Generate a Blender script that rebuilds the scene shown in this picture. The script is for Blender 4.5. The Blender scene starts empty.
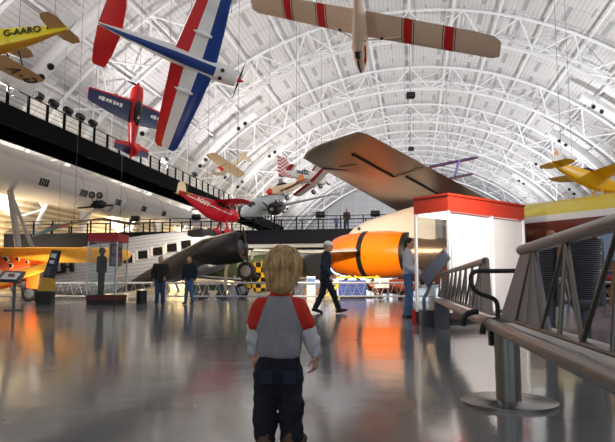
import bpy, math, random
import numpy as np
from mathutils import Vector, Matrix
random.seed(7)
C = bpy.context.scene.collection
PI = math.pi
V = Vector

# ---------------------------------------------------------------- camera frame
CAM = V((0, 0, 0.70)); FOC = 600.0; PITCH = math.atan(64/600)
cp, sp = math.cos(PITCH), math.sin(PITCH)
def at(px, py, Y):
    """world point at depth Y seen at pixel (px, py)"""
    a = (px-307.5)/FOC; b = (221-py)/FOC
    d = V((a, cp-b*sp, sp+b*cp))
    return CAM + d*(Y/d.y)
def gx(px, Y): return (px-307.5)/FOC*Y
AH = math.radians(10.0)
HM = Matrix.Rotation(-AH, 4, 'Z')            # hangar frame -> world
def H(x, y, z): return HM @ V((x, y, z))
def frame_at(pos, fwd, up):
    """fwd / up given as (right, up, toward the viewer) at that place -> world matrix with X = fwd, Z = up"""
    t = (CAM-pos).normalized(); r = V((0, 0, 1)).cross(t).normalized(); u = t.cross(r)
    f = (r*fwd[0]+u*fwd[1]+t*fwd[2]).normalized()
    w = (r*up[0]+u*up[1]+t*up[2])
    w = (w-f*w.dot(f)).normalized(); l = w.cross(f)
    m = Matrix((f, l, w)).transposed().to_4x4(); m.translation = pos
    return m

# ---------------------------------------------------------------- materials
def lin(c):
    return tuple((v/255/12.92 if v/255 <= .04045 else ((v/255+.055)/1.055)**2.4) for v in c)
_M = {}
def mat(name, c, rough=.5, metal=0., var=.06, scale=6., bump=0., spec=.5, emit=None, trans=0.):
    if name in _M: return _M[name]
    m = bpy.data.materials.new(name); m.use_nodes = True
    nt = m.node_tree; b = nt.nodes['Principled BSDF']
    col = lin(c)
    b.inputs['Roughness'].default_value = rough; b.inputs['Metallic'].default_value = metal
    b.inputs['Specular IOR Level'].default_value = spec
    tc = nt.nodes.new('ShaderNodeTexCoord'); nz = nt.nodes.new('ShaderNodeTexNoise')
    nz.inputs['Scale'].default_value = scale; nz.inputs['Detail'].default_value = 3
    nt.links.new(tc.outputs['Object'], nz.inputs['Vector'])
    mx = nt.nodes.new('ShaderNodeMix'); mx.data_type = 'RGBA'
    mx.inputs[6].default_value = (*[v*(1-var) for v in col], 1)
    mx.inputs[7].default_value = (*[min(1, v*(1+var)) for v in col], 1)
    nt.links.new(nz.outputs['Fac'], mx.inputs[0]); nt.links.new(mx.outputs[2], b.inputs['Base Color'])
    if bump:
        bp = nt.nodes.new('ShaderNodeBump'); bp.inputs['Strength'].default_value = bump
        nt.links.new(nz.outputs['Fac'], bp.inputs['Height']); nt.links.new(bp.outputs['Normal'], b.inputs['Normal'])
    if emit:
        b.inputs['Emission Color'].default_value = (*col, 1); b.inputs['Emission Strength'].default_value = emit
    _M[name] = m; return m
def glass_mat():
    m = bpy.data.materials.new('case_glass'); m.use_nodes = True; nt = m.node_tree; nt.nodes.clear()
    o = nt.nodes.new('ShaderNodeOutputMaterial'); mx = nt.nodes.new('ShaderNodeMixShader')
    t = nt.nodes.new('ShaderNodeBsdfTransparent'); g = nt.nodes.new('ShaderNodeBsdfGlossy')
    t.inputs['Color'].default_value = (.95, .97, .97, 1); g.inputs['Roughness'].default_value = .02
    lw = nt.nodes.new('ShaderNodeLayerWeight'); lw.inputs['Blend'].default_value = .5
    pw = nt.nodes.new('ShaderNodeMath'); pw.operation = 'POWER'; pw.inputs[1].default_value = 5; nt.links.new(lw.outputs['Facing'], pw.inputs[0])
    f = nt.nodes.new('ShaderNodeMath'); f.operation = 'MULTIPLY_ADD'; f.inputs[1].default_value = .5; f.inputs[2].default_value = .03; nt.links.new(pw.outputs[0], f.inputs[0])
    nt.links.new(f.outputs[0], mx.inputs[0]); nt.links.new(t.outputs[0], mx.inputs[1]); nt.links.new(g.outputs[0], mx.inputs[2])
    nt.links.new(mx.outputs[0], o.inputs['Surface']); return m
def checker_mat(name, c1, c2, scale, rough=.5):
    m = bpy.data.materials.new(name); m.use_nodes = True; nt = m.node_tree; b = nt.nodes['Principled BSDF']
    tc = nt.nodes.new('ShaderNodeTexCoord'); ck = nt.nodes.new('ShaderNodeTexChecker')
    ck.inputs['Scale'].default_value = scale
    ck.inputs['Color1'].default_value = (*lin(c1), 1); ck.inputs['Color2'].default_value = (*lin(c2), 1)
    mp = nt.nodes.new('ShaderNodeMapping'); mp.inputs['Location'].default_value = (.013, .017, .011)
    nt.links.new(tc.outputs['Object'], mp.inputs['Vector']); nt.links.new(mp.outputs[0], ck.inputs['Vector'])
    nt.links.new(ck.outputs['Color'], b.inputs['Base Color']); b.inputs['Roughness'].default_value = rough
    return m
def wave_mat(name, c1, c2, scale, axis='Z', rough=.35, metal=.6, bump=.5, coords='Object'):
    m = bpy.data.materials.new(name); m.use_nodes = True; nt = m.node_tree; b = nt.nodes['Principled BSDF']
    tc = nt.nodes.new('ShaderNodeTexCoord'); w = nt.nodes.new('ShaderNodeTexWave')
    w.wave_type = 'BANDS'; w.bands_direction = axis; w.inputs['Scale'].default_value = scale
    w.inputs['Distortion'].default_value = 0
    nt.links.new(tc.outputs[coords], w.inputs['Vector'])
    r = nt.nodes.new('ShaderNodeMix'); r.data_type = 'RGBA'
    r.inputs[6].default_value = (*lin(c1), 1); r.inputs[7].default_value = (*lin(c2), 1)
    nt.links.new(w.outputs['Fac'], r.inputs[0]); nt.links.new(r.outputs[2], b.inputs['Base Color'])
    bp = nt.nodes.new('ShaderNodeBump'); bp.inputs['Strength'].default_value = bump; bp.inputs['Distance'].default_value = .02
    nt.links.new(w.outputs['Fac'], bp.inputs['Height']); nt.links.new(bp.outputs['Normal'], b.inputs['Normal'])
    b.inputs['Roughness'].default_value = rough; b.inputs['Metallic'].default_value = metal
    return m

# ---------------------------------------------------------------- mesh building
class MB:
    def __init__(s): s.v = []; s.f = []; s.mi = []; s.m = 0
    def add(s, vs, fs, mi=None):
        o = len(s.v); s.v += [tuple(p) for p in vs]
        s.f += [tuple(i+o for i in f) for f in fs]
        s.mi += (mi if isinstance(mi, list) else [s.m if mi is None else mi]*len(fs))
        return s
    def box(s, lo, hi, M=None):
        x0, y0, z0 = lo; x1, y1, z1 = hi
        vs = [V(p) for p in ((x0,y0,z0),(x1,y0,z0),(x1,y1,z0),(x0,y1,z0),(x0,y0,z1),(x1,y0,z1),(x1,y1,z1),(x0,y1,z1))]
        if M: vs = [M@p for p in vs]
        return s.add(vs, [(0,3,2,1),(4,5,6,7),(0,1,5,4),(1,2,6,5),(2,3,7,6),(3,0,4,7)])
    def loft(s, rings, caps=True, mfn=None):
        n = len(rings[0]); vs = [p for r in rings for p in r]; fs = []; mi = []
        for i in range(len(rings)-1):
            for j in range(n):
                fs.append((i*n+j, i*n+(j+1) % n, (i+1)*n+(j+1) % n, (i+1)*n+j))
                mi.append(mfn(i, j) if mfn else s.m)
        if caps:
            fs.append(tuple(range(n-1, -1, -1))); mi.append(mi[0])
            k = (len(rings)-1)*n; fs.append(tuple(range(k, k+n))); mi.append(mi[-2])
        return s.add(vs, fs, mi)
    def tube(s, pts, r, n=8, caps=True, closed=False):
        pts = [V(p) for p in pts]; rs = r if isinstance(r, (list, tuple)) else [r]*len(pts)
        rings = []; prev = None; N = len(pts)
        for i, p in enumerate(pts):
            if closed: d = pts[(i+1) % N]-pts[i-1]
            else: d = pts[min(i+1, N-1)]-pts[max(i-1, 0)]
            d.normalize()
            if prev is None:
                a = V((0, 0, 1)) if abs(d.z) < .9 else V((1, 0, 0)); u = d.cross(a).normalized()
            else: u = (prev-d*prev.dot(d)).normalized()
            prev = u; w = d.cross(u)
            rings.append([p+(u*math.cos(2*PI*k/n)+w*math.sin(2*PI*k/n))*rs[i] for k in range(n)])
        if closed: rings.append(rings[0]); caps = False
        return s.loft(rings, caps)
    def lathe(s, prof, o=(0,0,0), ax=(0,0,1), n=24, caps=True, mfn=None):
        o = V(o); d = V(ax).normalized(); a = V((0, 0, 1)) if abs(d.z) < .9 else V((1, 0, 0))
        u = a.cross(d).normalized(); w = d.cross(u)
        return s.loft([[o+d*t+(u*math.cos(2*PI*k/n)+w*math.sin(2*PI*k/n))*max(r, 1e-4) for k in range(n)] for t, r in prof], caps, mfn)
    def prism(s, poly, off):
        n = len(poly); off = V(off); a = [V(p) for p in poly]
        vs = a+[p+off for p in a]
        return s.add(vs, [tuple(range(n-1, -1, -1)), tuple(range(n, 2*n))]+[(i, (i+1) % n, n+(i+1) % n, n+i) for i in range(n)])
    def wing(s, st, fr=(0,.02,.08,.2,.35,.5,.65,.8,1.), vert=False, mfn=None):
        """stations (span, x of the leading edge, z, chord, thickness ratio); the chord runs towards -x"""
        rings = []; m = len(fr)
        for (y, xl, z, c, t) in st:
            def h(f): return 5*t*c*(.2969*math.sqrt(f)-.126*f-.3516*f*f+.2843*f**3-.1036*f**4)
            ring = [(xl-f*c, h(f)) for f in fr]+[(xl-f*c, -h(f)) for f in fr[-2:0:-1]]
            rings.append([(x, z+hh, y) if vert else (x, y, z+hh) for x, hh in ring])
        def g(i, j):
            k = j if j < m-1 else 2*(m-1)-1-j
            return mfn(i, (fr[k]+fr[k+1])/2, j >= m-1) if mfn else s.m
        return s.loft(rings, True, g)
    def fus(s, secs, n=20, p=2.0, mfn=None):
        """sections (x, half width, half height, zc [, yc])"""
        rings = []
        for q in secs:
            x, ry, rz, zc = q[:4]; yc = q[4] if len(q) > 4 else 0
            ring = []
            for k in range(n):
                a = 2*PI*k/n; c, d = math.cos(a), math.sin(a)
                ring.append((x, yc+ry*math.copysign(abs(c)**(2/p), c), zc+rz*math.copysign(abs(d)**(2/p), d)))
            rings.append(ring)
        return s.loft(rings, True, mfn)
    def xform(s, M): s.v = [tuple(M@V(p)) for p in s.v]; return s
    def build(s, name, mats, parent=None, smooth=True, angle=40):
        me = bpy.data.meshes.new(name); me.from_pydata(s.v, [], s.f)
        ms = mats if isinstance(mats, (list, tuple)) else [mats]
        for m in ms: me.materials.append(m)
        if len(ms) > 1: me.polygons.foreach_set('material_index', s.mi)
        import bmesh
        bm = bmesh.new(); bm.from_mesh(me); bmesh.ops.recalc_face_normals(bm, faces=bm.faces); bm.to_mesh(me); bm.free()
        if smooth:
            me.polygons.foreach_set('use_smooth', [True]*len(me.polygons))
            try: me.set_sharp_from_angle(angle=math.radians(angle))
            except Exception: pass
        me.update()
        o = bpy.data.objects.new(name, me); C.objects.link(o)
        if parent: o.parent = parent
        return o
def tag(o, label=None, cat=None, group=None, kind=None):
    if label: o['label'] = label
    if cat: o['category'] = cat
    if group: o['group'] = group
    if kind: o['kind'] = kind
    return o
def thing(name, label, cat, M=None, group=None):
    o = bpy.data.objects.new(name, None); C.objects.link(o); o.empty_display_size = .2
    if M is not None: o.matrix_world = M if isinstance(M, Matrix) else Matrix.Translation(M)
    return tag(o, label, cat, group)
def copy_tree(o, parent=None):
    c = o.copy(); C.objects.link(c)
    if parent: c.parent = parent
    for ch in list(o.children): copy_tree(ch, c)
    return c
def text_mesh(name, s, size, M, m, parent, depth=.01, shear=0, align='CENTER', sx=1.):
    cu = bpy.data.curves.new(name, 'FONT'); cu.body = s; cu.size = size; cu.extrude = depth; cu.shear = shear
    cu.align_x = align; cu.align_y = 'CENTER'; cu.offset = size*.02
    t = bpy.data.objects.new('tmp', cu); C.objects.link(t)
    dg = bpy.context.evaluated_depsgraph_get(); me = bpy.data.meshes.new_from_object(t.evaluated_get(dg))
    bpy.data.objects.remove(t); me.name = name
    me.transform(Matrix.Diagonal((sx, 1, 1, 1)))
    me.transform(M); me.materials.clear(); me.materials.append(m)
    o = bpy.data.objects.new(name, me); C.objects.link(o)
    if parent: o.parent = parent
    return o
def basis(o, x, y):
    """matrix whose X runs along x, Y along y (text reading direction / up)"""
    x = V(x).normalized(); z = x.cross(V(y)).normalized(); y = z.cross(x)
    m = Matrix((x, y, z)).transposed().to_4x4(); m.translation = V(o); return m
ORD = ['first','second','third','fourth','fifth','sixth','seventh','eighth','ninth','tenth','eleventh','twelfth','thirteenth','fourteenth']

# ---------------------------------------------------------------- implicit bodies
def sdf_mesh(prims, vox, disp=None, carve=None):
    lo = np.full(3, 1e9); hi = -lo
    for p in prims:
        if p[0] == 'c':
            _, a, b, ra, rb, k = p; r = max(ra, rb)+k+2*vox
            for q in (a, b): lo = np.minimum(lo, np.array(q)-r); hi = np.maximum(hi, np.array(q)+r)
        else:
            _, c, r, k = p[:4]; rr = max(r)+k+2*vox; lo = np.minimum(lo, np.array(c)-rr); hi = np.maximum(hi, np.array(c)+rr)
    n = np.ceil((hi-lo)/vox).astype(int)+1
    ax = [lo[i]+vox*np.arange(n[i]) for i in range(3)]
    D = np.full(n, .5, dtype=np.float64)
    for p in prims:
        k = p[-1] if p[0] == 'c' else p[3]
        if p[0] == 'c': mn = np.minimum(p[1], p[2]); mxx = np.maximum(p[1], p[2]); r = max(p[3], p[4])
        else: mn = mxx = np.array(p[1]); r = max(p[2])
        m = r*.6+k*2+4*vox+r
        i0 = np.maximum(((mn-m-lo)/vox).astype(int), 0); i1 = np.minimum(((mxx+m-lo)/vox).astype(int)+2, n)
        sl = tuple(slice(i0[i], i1[i]) for i in range(3))
        X, Y, Z = np.meshgrid(*[ax[i][sl[i]] for i in range(3)], indexing='ij')
        if p[0] == 'c':
            a = np.array(p[1], float); b = np.array(p[2], float); d = b-a; L = max(d@d, 1e-9)
            t = np.clip(((X-a[0])*d[0]+(Y-a[1])*d[1]+(Z-a[2])*d[2])/L, 0, 1)
            q = np.sqrt((X-a[0]-t*d[0])**2+(Y-a[1]-t*d[1])**2+(Z-a[2]-t*d[2])**2)-(p[3]+(p[4]-p[3])*t)
        else:
            c = p[1]; r3 = p[2]; dx, dy, dz = X-c[0], Y-c[1], Z-c[2]
            if len(p) > 4:
                R = np.array(p[4]).T; dx, dy, dz = (R[0,0]*dx+R[0,1]*dy+R[0,2]*dz, R[1,0]*dx+R[1,1]*dy+R[1,2]*dz, R[2,0]*dx+R[2,1]*dy+R[2,2]*dz)
            k0 = np.sqrt((dx/r3[0])**2+(dy/r3[1])**2+(dz/r3[2])**2); k1 = np.sqrt((dx/r3[0]**2)**2+(dy/r3[1]**2)**2+(dz/r3[2]**2)**2)
            q = k0*(k0-1)/np.maximum(k1, 1e-6)
        S = D[sl]
        if k > 0:
            h = np.maximum(k-np.abs(S-q), 0)/k; D[sl] = np.minimum(S, q)-h*h*k*.25
        else: D[sl] = np.minimum(S, q)
    if disp or carve:
        X, Y, Z = np.meshgrid(*ax, indexing='ij')
        if disp: D = D+disp(X, Y, Z)
        for pt, nn in (carve or []):
            D = np.maximum(D, (X-pt[0])*nn[0]+(Y-pt[1])*nn[1]+(Z-pt[2])*nn[2])
    s = D < 0; nx, ny, nz = n
    def cn(a, i, j, k): return a[i:nx-1+i, j:ny-1+j, k:nz-1+k]
    cs = [(i, j, k) for i in (0, 1) for j in (0, 1) for k in (0, 1)]
    cnt = sum(cn(s, *c).astype(int) for c in cs); act = (cnt > 0) & (cnt < 8)
    idx = -np.ones(act.shape, int); I = np.argwhere(act); idx[act] = np.arange(len(I))
    acc = np.zeros((len(I), 3)); w = np.zeros(len(I))
    for c1 in cs:
        for a in range(3):
            if c1[a] == 0:
                c2 = list(c1); c2[a] = 1
                d1 = cn(D, *c1)[act]; d2 = cn(D, *c2)[act]; cr = (d1 < 0) != (d2 < 0)
                t = np.where(cr, d1/np.where(cr, d1-d2, 1), 0); P = np.tile(np.array(c1, float), (len(I), 1)); P[:, a] = t
                acc += P*cr[:, None]; w += cr
    vs = lo+vox*(I+acc/np.maximum(w, 1)[:, None])
    fs = []
    for a in range(3):
        b, c = (a+1) % 3, (a+2) % 3
        s1 = np.swapaxes(s, 0, a) if a else s
        e = [slice(None)]*3; e2 = [slice(None)]*3; e[a] = slice(0, n[a]-1); e2[a] = slice(1, n[a])
        dif = s[tuple(e)] != s[tuple(e2)]
        E = np.argwhere(dif); ok = (E[:, b] > 0) & (E[:, c] > 0) & (E[:, b] < n[b]-1) & (E[:, c] < n[c]-1); E = E[ok]
        inside = s[tuple(e)][tuple(E.T)]
        def g(db, dc):
            Q = E.copy(); Q[:, b] += db; Q[:, c] += dc; return idx[tuple(Q.T)]
        q = np.stack([g(-1, -1), g(0, -1), g(0, 0), g(-1, 0)], 1)
        q[~inside] = q[~inside][:, ::-1]
        fs.append(q)
    return vs, np.concatenate(fs)
def sdf_obj(name, prims, vox, mats, parent, disp=None, carve=None, mfn=None):
    vs, fs = sdf_mesh(prims, vox, disp, carve)
    b = MB(); b.v = [tuple(p) for p in vs]; b.f = [tuple(int(i) for i in f) for f in fs]
    ms = mats if isinstance(mats, (list, tuple)) else [mats]
    if mfn: 
        ct = vs[fs].mean(1); b.mi = [int(mfn(p)) for p in ct]
    else: b.mi = [0]*len(b.f)
    return b.build(name, ms, parent, True, 180)

# ---------------------------------------------------------------- palette
white = mat('white_paint', (232, 232, 232), .45)
steel_white = mat('white_steel', (246, 246, 248), .5)
red = mat('red_paint', (205, 32, 36), .3); navy = mat('navy_paint', (24, 36, 84), .3)
royal = mat('royal_blue_paint', (22, 58, 132), .3); black = mat('black_paint', (18, 18, 20), .45)
rubber = mat('black_rubber', (22, 22, 24), .6); yellow = mat('yellow_paint', (246, 226, 40), .35)
tan = mat('tan_fabric', (205, 172, 128), .6); cream = mat('cream_fabric', (232, 214, 180), .55)
chrome = mat('brushed_steel', (150, 148, 146), .28, .9, .1, 30); dsteel = mat('dark_grey_metal', (92, 94, 100), .4, .4)
grey = mat('grey_paint', (140, 142, 150), .45); silver = mat('silver_metal', (200, 202, 206), .35, .6)
case_red = mat('red_case_cap', (192, 34, 24), .35); glass = glass_mat()
orange = mat('orange_paint', (250, 124, 10), .22, 0, .06, 1.5, 0, .7)
lamp_on = mat('lamp_lens', (255, 226, 190), .3, 0, 0, 1, 0, .5, 14.)
dark_win = mat('dark_window', (26, 24, 28), .15); skin = mat('skin', (214, 158, 128), .5)
plate_white = mat('white_card', (228, 226, 222), .5)

exec_sections = []
# ================================================================ SETTING
RR, ZC = 39.5, -8.4
Y0, Y1 = -25.0, 172.0
A0 = math.asin(8.4/RR)                        # arc angle at the floor
def arc(r, a, y): return (r*math.cos(a), y, ZC+r*math.sin(a))   # hangar frame
def floor_mat():
    m = bpy.data.materials.new('polished_concrete'); m.use_nodes = True; nt = m.node_tree; b = nt.nodes['Principled BSDF']
    tc = nt.nodes.new('ShaderNodeTexCoord')
    def noise(sc, det=4, rough=.6):
        n = nt.nodes.new('ShaderNodeTexNoise'); n.inputs['Scale'].default_value = sc; n.inputs['Detail'].default_value = det
        n.inputs['Roughness'].default_value = rough; nt.links.new(tc.outputs['Object'], n.inputs['Vector']); return n
    n1 = noise(.6, 6); n2 = noise(7, 5)
    mx = nt.nodes.new('ShaderNodeMix'); mx.data_type = 'RGBA'
    mx.inputs[6].default_value = (*lin((104, 105, 106)), 1); mx.inputs[7].default_value = (*lin((136, 137, 138)), 1)
    ad = nt.nodes.new('ShaderNodeMath'); ad.operation = 'MULTIPLY_ADD'; ad.inputs[1].default_value = .5
    hf = nt.nodes.new('ShaderNodeMath'); hf.operation = 'MULTIPLY'; hf.inputs[1].default_value = .5
    nt.links.new(n2.outputs['Fac'], hf.inputs[0]); nt.links.new(n1.outputs['Fac'], ad.inputs[0]); nt.links.new(hf.outputs[0], ad.inputs[2])
    nt.links.new(ad.outputs[0], mx.inputs[0])
    # saw-cut joints
    sx = nt.nodes.new('ShaderNodeSeparateXYZ'); nt.links.new(tc.outputs['Object'], sx.inputs[0])
    masks = []
    for ax, off, per in (('X', 3.7, 6.), ('Y', 2.5, 9.)):
        a = nt.nodes.new('ShaderNodeMath'); a.operation = 'ADD'; a.inputs[1].default_value = off+600; nt.links.new(sx.outputs[ax], a.inputs[0])
        f = nt.nodes.new('ShaderNodeMath'); f.operation = 'MODULO'; f.inputs[1].default_value = per; nt.links.new(a.outputs[0], f.inputs[0])
        l = nt.nodes.new('ShaderNodeMath'); l.operation = 'LESS_THAN'; l.inputs[1].default_value = .012; nt.links.new(f.outputs[0], l.inputs[0]); masks.append(l)
    mm = nt.nodes.new('ShaderNodeMath'); mm.operation = 'MAXIMUM'; nt.links.new(masks[0].outputs[0], mm.inputs[0]); nt.links.new(masks[1].outputs[0], mm.inputs[1])
    jm = nt.nodes.new('ShaderNodeMix'); jm.data_type = 'RGBA'; jm.inputs[7].default_value = (*lin((62, 60, 58)), 1)
    nt.links.new(mm.outputs[0], jm.inputs[0]); nt.links.new(mx.outputs[2], jm.inputs[6]); nt.links.new(jm.outputs[2], b.inputs['Base Color'])
    rr = nt.nodes.new('ShaderNodeMapRange'); rr.inputs[3].default_value = .06; rr.inputs[4].default_value = .17
    nt.links.new(n1.outputs['Fac'], rr.inputs[0]); nt.links.new(rr.outputs[0], b.inputs['Roughness'])
    b.inputs['Specular IOR Level'].default_value = .75
    bp = nt.nodes.new('ShaderNodeBump'); bp.inputs['Strength'].default_value = .06; bp.inputs['Distance'].default_value = .05
    n3 = noise(1.6, 2); nt.links.new(n3.outputs['Fac'], bp.inputs['Height']); nt.links.new(bp.outputs['Normal'], b.inputs['Normal'])
    return m
b = MB(); b.box((-60, Y0, -.3), (60, Y1+2, 0)); fl_ = tag(b.build('floor', floor_mat(), None, False), kind='structure'); fl_.matrix_world = HM

def roof_mat():
    m = bpy.data.materials.new('white_roof_deck'); m.use_nodes = True; nt = m.node_tree; b = nt.nodes['Principled BSDF']
    uv = nt.nodes.new('ShaderNodeUVMap'); sx = nt.nodes.new('ShaderNodeSeparateXYZ'); nt.links.new(uv.outputs[0], sx.inputs[0])
    def op(o, a, c=None):
        n = nt.nodes.new('ShaderNodeMath'); n.operation = o
        for i, q in enumerate((a, c)):
            if q is None: continue
            if isinstance(q, (int, float)): n.inputs[i].default_value = q
            else: nt.links.new(q, n.inputs[i])
        return n.outputs[0]
    u, v = sx.outputs[0], sx.outputs[1]
    fu = op('MODULO', u, 4.13); fv = op('MODULO', v, 5.0)
    strip = op('MULTIPLY', op('LESS_THAN', fu, .5), op('LESS_THAN', fv, 3.2))          # acoustic gaps
    strip2 = op('MULTIPLY', op('LESS_THAN', op('MODULO', op('ADD', u, 2.06), 4.13), .22), op('LESS_THAN', op('MODULO', op('ADD', v, 1.3), 5.0), 2.0))
    strip = op('MAXIMUM', strip, strip2)
    rib = op('LESS_THAN', op('MODULO', u, .45), .09)
    seam = op('LESS_THAN', fv, .12)
    n = nt.nodes.new('ShaderNodeTexNoise'); n.inputs['Scale'].default_value = .35; n.inputs['Detail'].default_value = 3; nt.links.new(uv.outputs[0], n.inputs['Vector'])
    base = nt.nodes.new('ShaderNodeMix'); base.data_type = 'RGBA'; base.inputs[6].default_value = (*lin((206, 203, 203)), 1); base.inputs[7].default_value = (*lin((224, 222, 222)), 1)
    nt.links.new(n.outputs['Fac'], base.inputs[0])
    prev = base.outputs[2]
    for msk, c in ((rib, (196, 194, 195)), (seam, (186, 185, 188)), (strip, (174, 172, 175))):
        x = nt.nodes.new('ShaderNodeMix'); x.data_type = 'RGBA'; x.inputs[7].default_value = (*lin(c), 1)
        nt.links.new(msk, x.inputs[0]); nt.links.new(prev, x.inputs[6]); prev = x.outputs[2]
    nt.links.new(prev, b.inputs['Base Color']); b.inputs['Roughness'].default_value = .7
    return m
def roof():
    na = 96; me = bpy.data.meshes.new('ceiling'); vs = []; fs = []; uvs = []
    ys = [Y0, Y1]
    for y in ys:
        for i in range(na+1):
            a = A0+(PI-2*A0)*i/na; vs.append(H(*arc(RR, a, y)))
    for y in ys:
        for i in range(na+1):
            a = A0+(PI-2*A0)*i/na; vs.append(H(*arc(RR+.5, a, y)))
    n = na+1
    for i in range(na):
        fs.append((i, i+1, n+i+1, n+i)); uvs += [(RR*(PI-2*A0)*k/na, y-Y0) for k, y in ((i, Y0), (i+1, Y0), (i+1, Y1), (i, Y1))]
        fs.append((2*n+i, 3*n+i, 3*n+i+1, 2*n+i+1)); uvs += [(0, 0)]*4
    me.from_pydata([tuple(p) for p in vs], [], fs); ul = me.uv_layers.new(name='UVMap')
    for k, q in enumerate(uvs): ul.data[k].uv = q
    me.materials.append(roof_mat()); me.polygons.foreach_set('use_smooth', [True]*len(fs))
    o = bpy.data.objects.new('ceiling', me); C.objects.link(o); tag(o, kind='structure')
roof()
# arch trusses: two outer chords, one inner chord, zig-zag web tubes
PITCHY = 17.5; TR0 = 11.5
RI = 36.9
def truss(k, yA):
    b = MB(); yB = yA+6.0; ym = yA+3.0; n = 18
    a0 = A0+.01; an = [a0+(PI-2*a0)*i/n for i in range(n+1)]; fine = [a0+(PI-2*a0)*i/66 for i in range(67)]
    for y in (yA, yB): b.tube([arc(RR-.45, a, y) for a in fine], .17, 6)
    b.tube([arc(RI, a, ym) for a in fine], .2, 8)
    for i in range(n):
        am = (an[i]+an[i+1])/2
        for y in (yA, yB):
            if i % 2 == 0: p, q, r_ = an[i], am, an[i+1]
            b.tube([arc(RR-.45, an[i], y), arc(RI, am, ym)], .095, 5, False)
            b.tube([arc(RI, am, ym), arc(RR-.45, an[i+1], y)], .095, 5, False)
        b.tube([arc(RR-.45, an[i], yA), arc(RR-.45, an[i], yB)], .1, 5, False)
    for i in range(n//2):      # cross bracing in the plane of the deck
        b.tube([arc(RR-.45, an[2*i], yA), arc(RR-.45, an[2*i+1], yB)], .06, 4, False)
    b.xform(HM); tag(b.build(f'trim_{k+1}', steel_white), kind='structure')
for k in range(10): truss(k, TR0+PITCHY*(k-1))
b = MB()
for i in range(23):
    a = A0+.01+(PI-2*A0-.02)*i/22; b.tube([arc(RR-.35, a, Y0), arc(RR-.35, a, Y1)], .11, 5)
b.xform(HM); tag(b.build('trim_11', steel_white), kind='structure')
# round supply-air ducts climbing the flanks between the trusses
for j, (sgn, k) in enumerate([(s, k) for k in range(0, 8) for s in (-1, 1)]):
    yy = TR0+PITCHY*(k-1)+11.7; b = MB(); d = MB()
    aa = [A0+.02+(.98-A0)*i/24 for i in range(25)]
    pts = [arc(RR-1.5, a if sgn > 0 else PI-a, yy) for a in aa]
    b.tube(pts, .62, 14); b.xform(HM)
    o = tag(b.build(f'trim_{20+j}', white), kind='structure')
    for q in (9, 16, 22):
        p = V(pts[q]); t = (V(pts[q+1])-p).normalized(); inn = V((0, 0, ZC))-V((p.x, 0, p.z)); inn.normalize()
        for e in (-.55, .55): d.lathe([(0, .3), (.75, .26)], p+t*e, inn+V((0, -.5, 0)), 10)
    d.xform(HM); d.build('nozzle', black, o)
# lower walls and the far end
def slat_mat(name, c1, c2, s): return wave_mat(name, c1, c2, s, 'Z', .6, 0, .3)
b = MB(); b.box((-34.8, Y0, 0), (-34.5, Y1, 9.3)); b.xform(HM); tag(b.build('wall_left', slat_mat('left_slats', (244, 230, 196), (196, 168, 120), .6), None, False), kind='structure')
b = MB(); b.box((38.0, Y0, 0), (38.3, Y1, 9.5)); b.xform(HM); tag(b.build('wall_right', slat_mat('right_slats', (214, 208, 198), (190, 182, 170), .55), None, False), kind='structure')
b = MB(); n = 48
pl = [arc(RR-.05, A0+(PI-2*A0)*i/n, Y1-.4) for i in range(n+1)]
b.prism(pl, (0, .35, 0)); b.xform(HM); tag(b.build('wall_back', mat('end_wall', (214, 218, 224), .6), None, False), kind='structure')
b = MB()
for x in range(-36, 37, 4):
    zt = ZC+math.sqrt((RR-.6)**2-x*x); b.box((x-.12, Y1-.75, 0), (x+.12, Y1-.45, zt))
for z in range(3, 30, 3):
    xt = math.sqrt(max((RR-.6)**2-(z-ZC)**2, 0)); b.box((-xt, Y1-.7, z-.08), (xt, Y1-.45, z+.08))
b.xform(HM); tag(b.build('trim_12', steel_white, None, False), kind='structure')
b = MB()
for x0, x1, z0, z1 in ((-30, -6, 1, 9), (-4, 4, 3, 11), (6, 30, 1, 9)): b.box((x0, Y1-.5, z0), (x1, Y1-.42, z1))
b.xform(HM); tag(b.build('window_1', mat('far_daylight_glass', (220, 232, 250), .2, 0, .02, 1, 0, .5, 1.6), None, False), kind='structure')

# ---------------------------------------------------------------- walkways
XW = -22.7; ZD = 10.95
def railing_posts(b_, p0, p1, h=1.1): pass
navyblk = mat('blue_black_steel', (8, 8, 10), .8, 0, .06, 6, 0, .1)
wk = thing('elevated_walkway', 'long black elevated walkway with mesh railing running along the left flank of the hangar', 'walkway', HM @ Matrix.Translation((XW, 0, 0)))
b = MB(); b.box((-2.6, 24, ZD-.15), (.1, 104, ZD)); b.build('deck', navyblk, wk, False)
for x in (0, -2.5):
    b = MB(); b.box((x-.09, 24, ZD-1.2), (x+.09, 104, ZD+.02)); b.build('girder', navyblk, wk, False)
b = MB(); b.box((-2.41, -.06, -.6), (-.09, .06, -.15)); cb = b.build('cross_beam', navyblk, wk, False)
for i, y in enumerate(np.arange(25, 104, 2.0)):
    o = cb
    if i: o = cb.copy(); C.objects.link(o); o.parent = wk
    o.location = (0, y, ZD)
for x in (0, -2.5):
    b = MB()
    for z in (.12, .4, .68): b.tube([(x, 24, ZD+z), (x, 104, ZD+z)], .014, 5)
    b.tube([(x, 24, ZD+1.1), (x, 104, ZD+1.1)], .04, 6); b.build('handrail', black, wk)
rp = None
for i, y in enumerate(np.arange(24.2, 104, 1.9)):
    if rp is None:
        b = MB(); b.box((-.05, -.09, 0), (.05, .09, 1.12)); rp = b.build('post', navyblk, wk, False); o = rp
    else: o = rp.copy(); C.objects.link(o); o.parent = wk
    o.location = (0, y, ZD)
for y in (29, 46.5, 64, 81.5, 99):
    b = MB(); b.tube([(-2.5, y, ZD-.6), (-2.5, y, ZC+math.sqrt(RI**2-(XW-2.5)**2))], .05, 8); b.build('hanger_rod', steel_white, wk)
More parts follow.
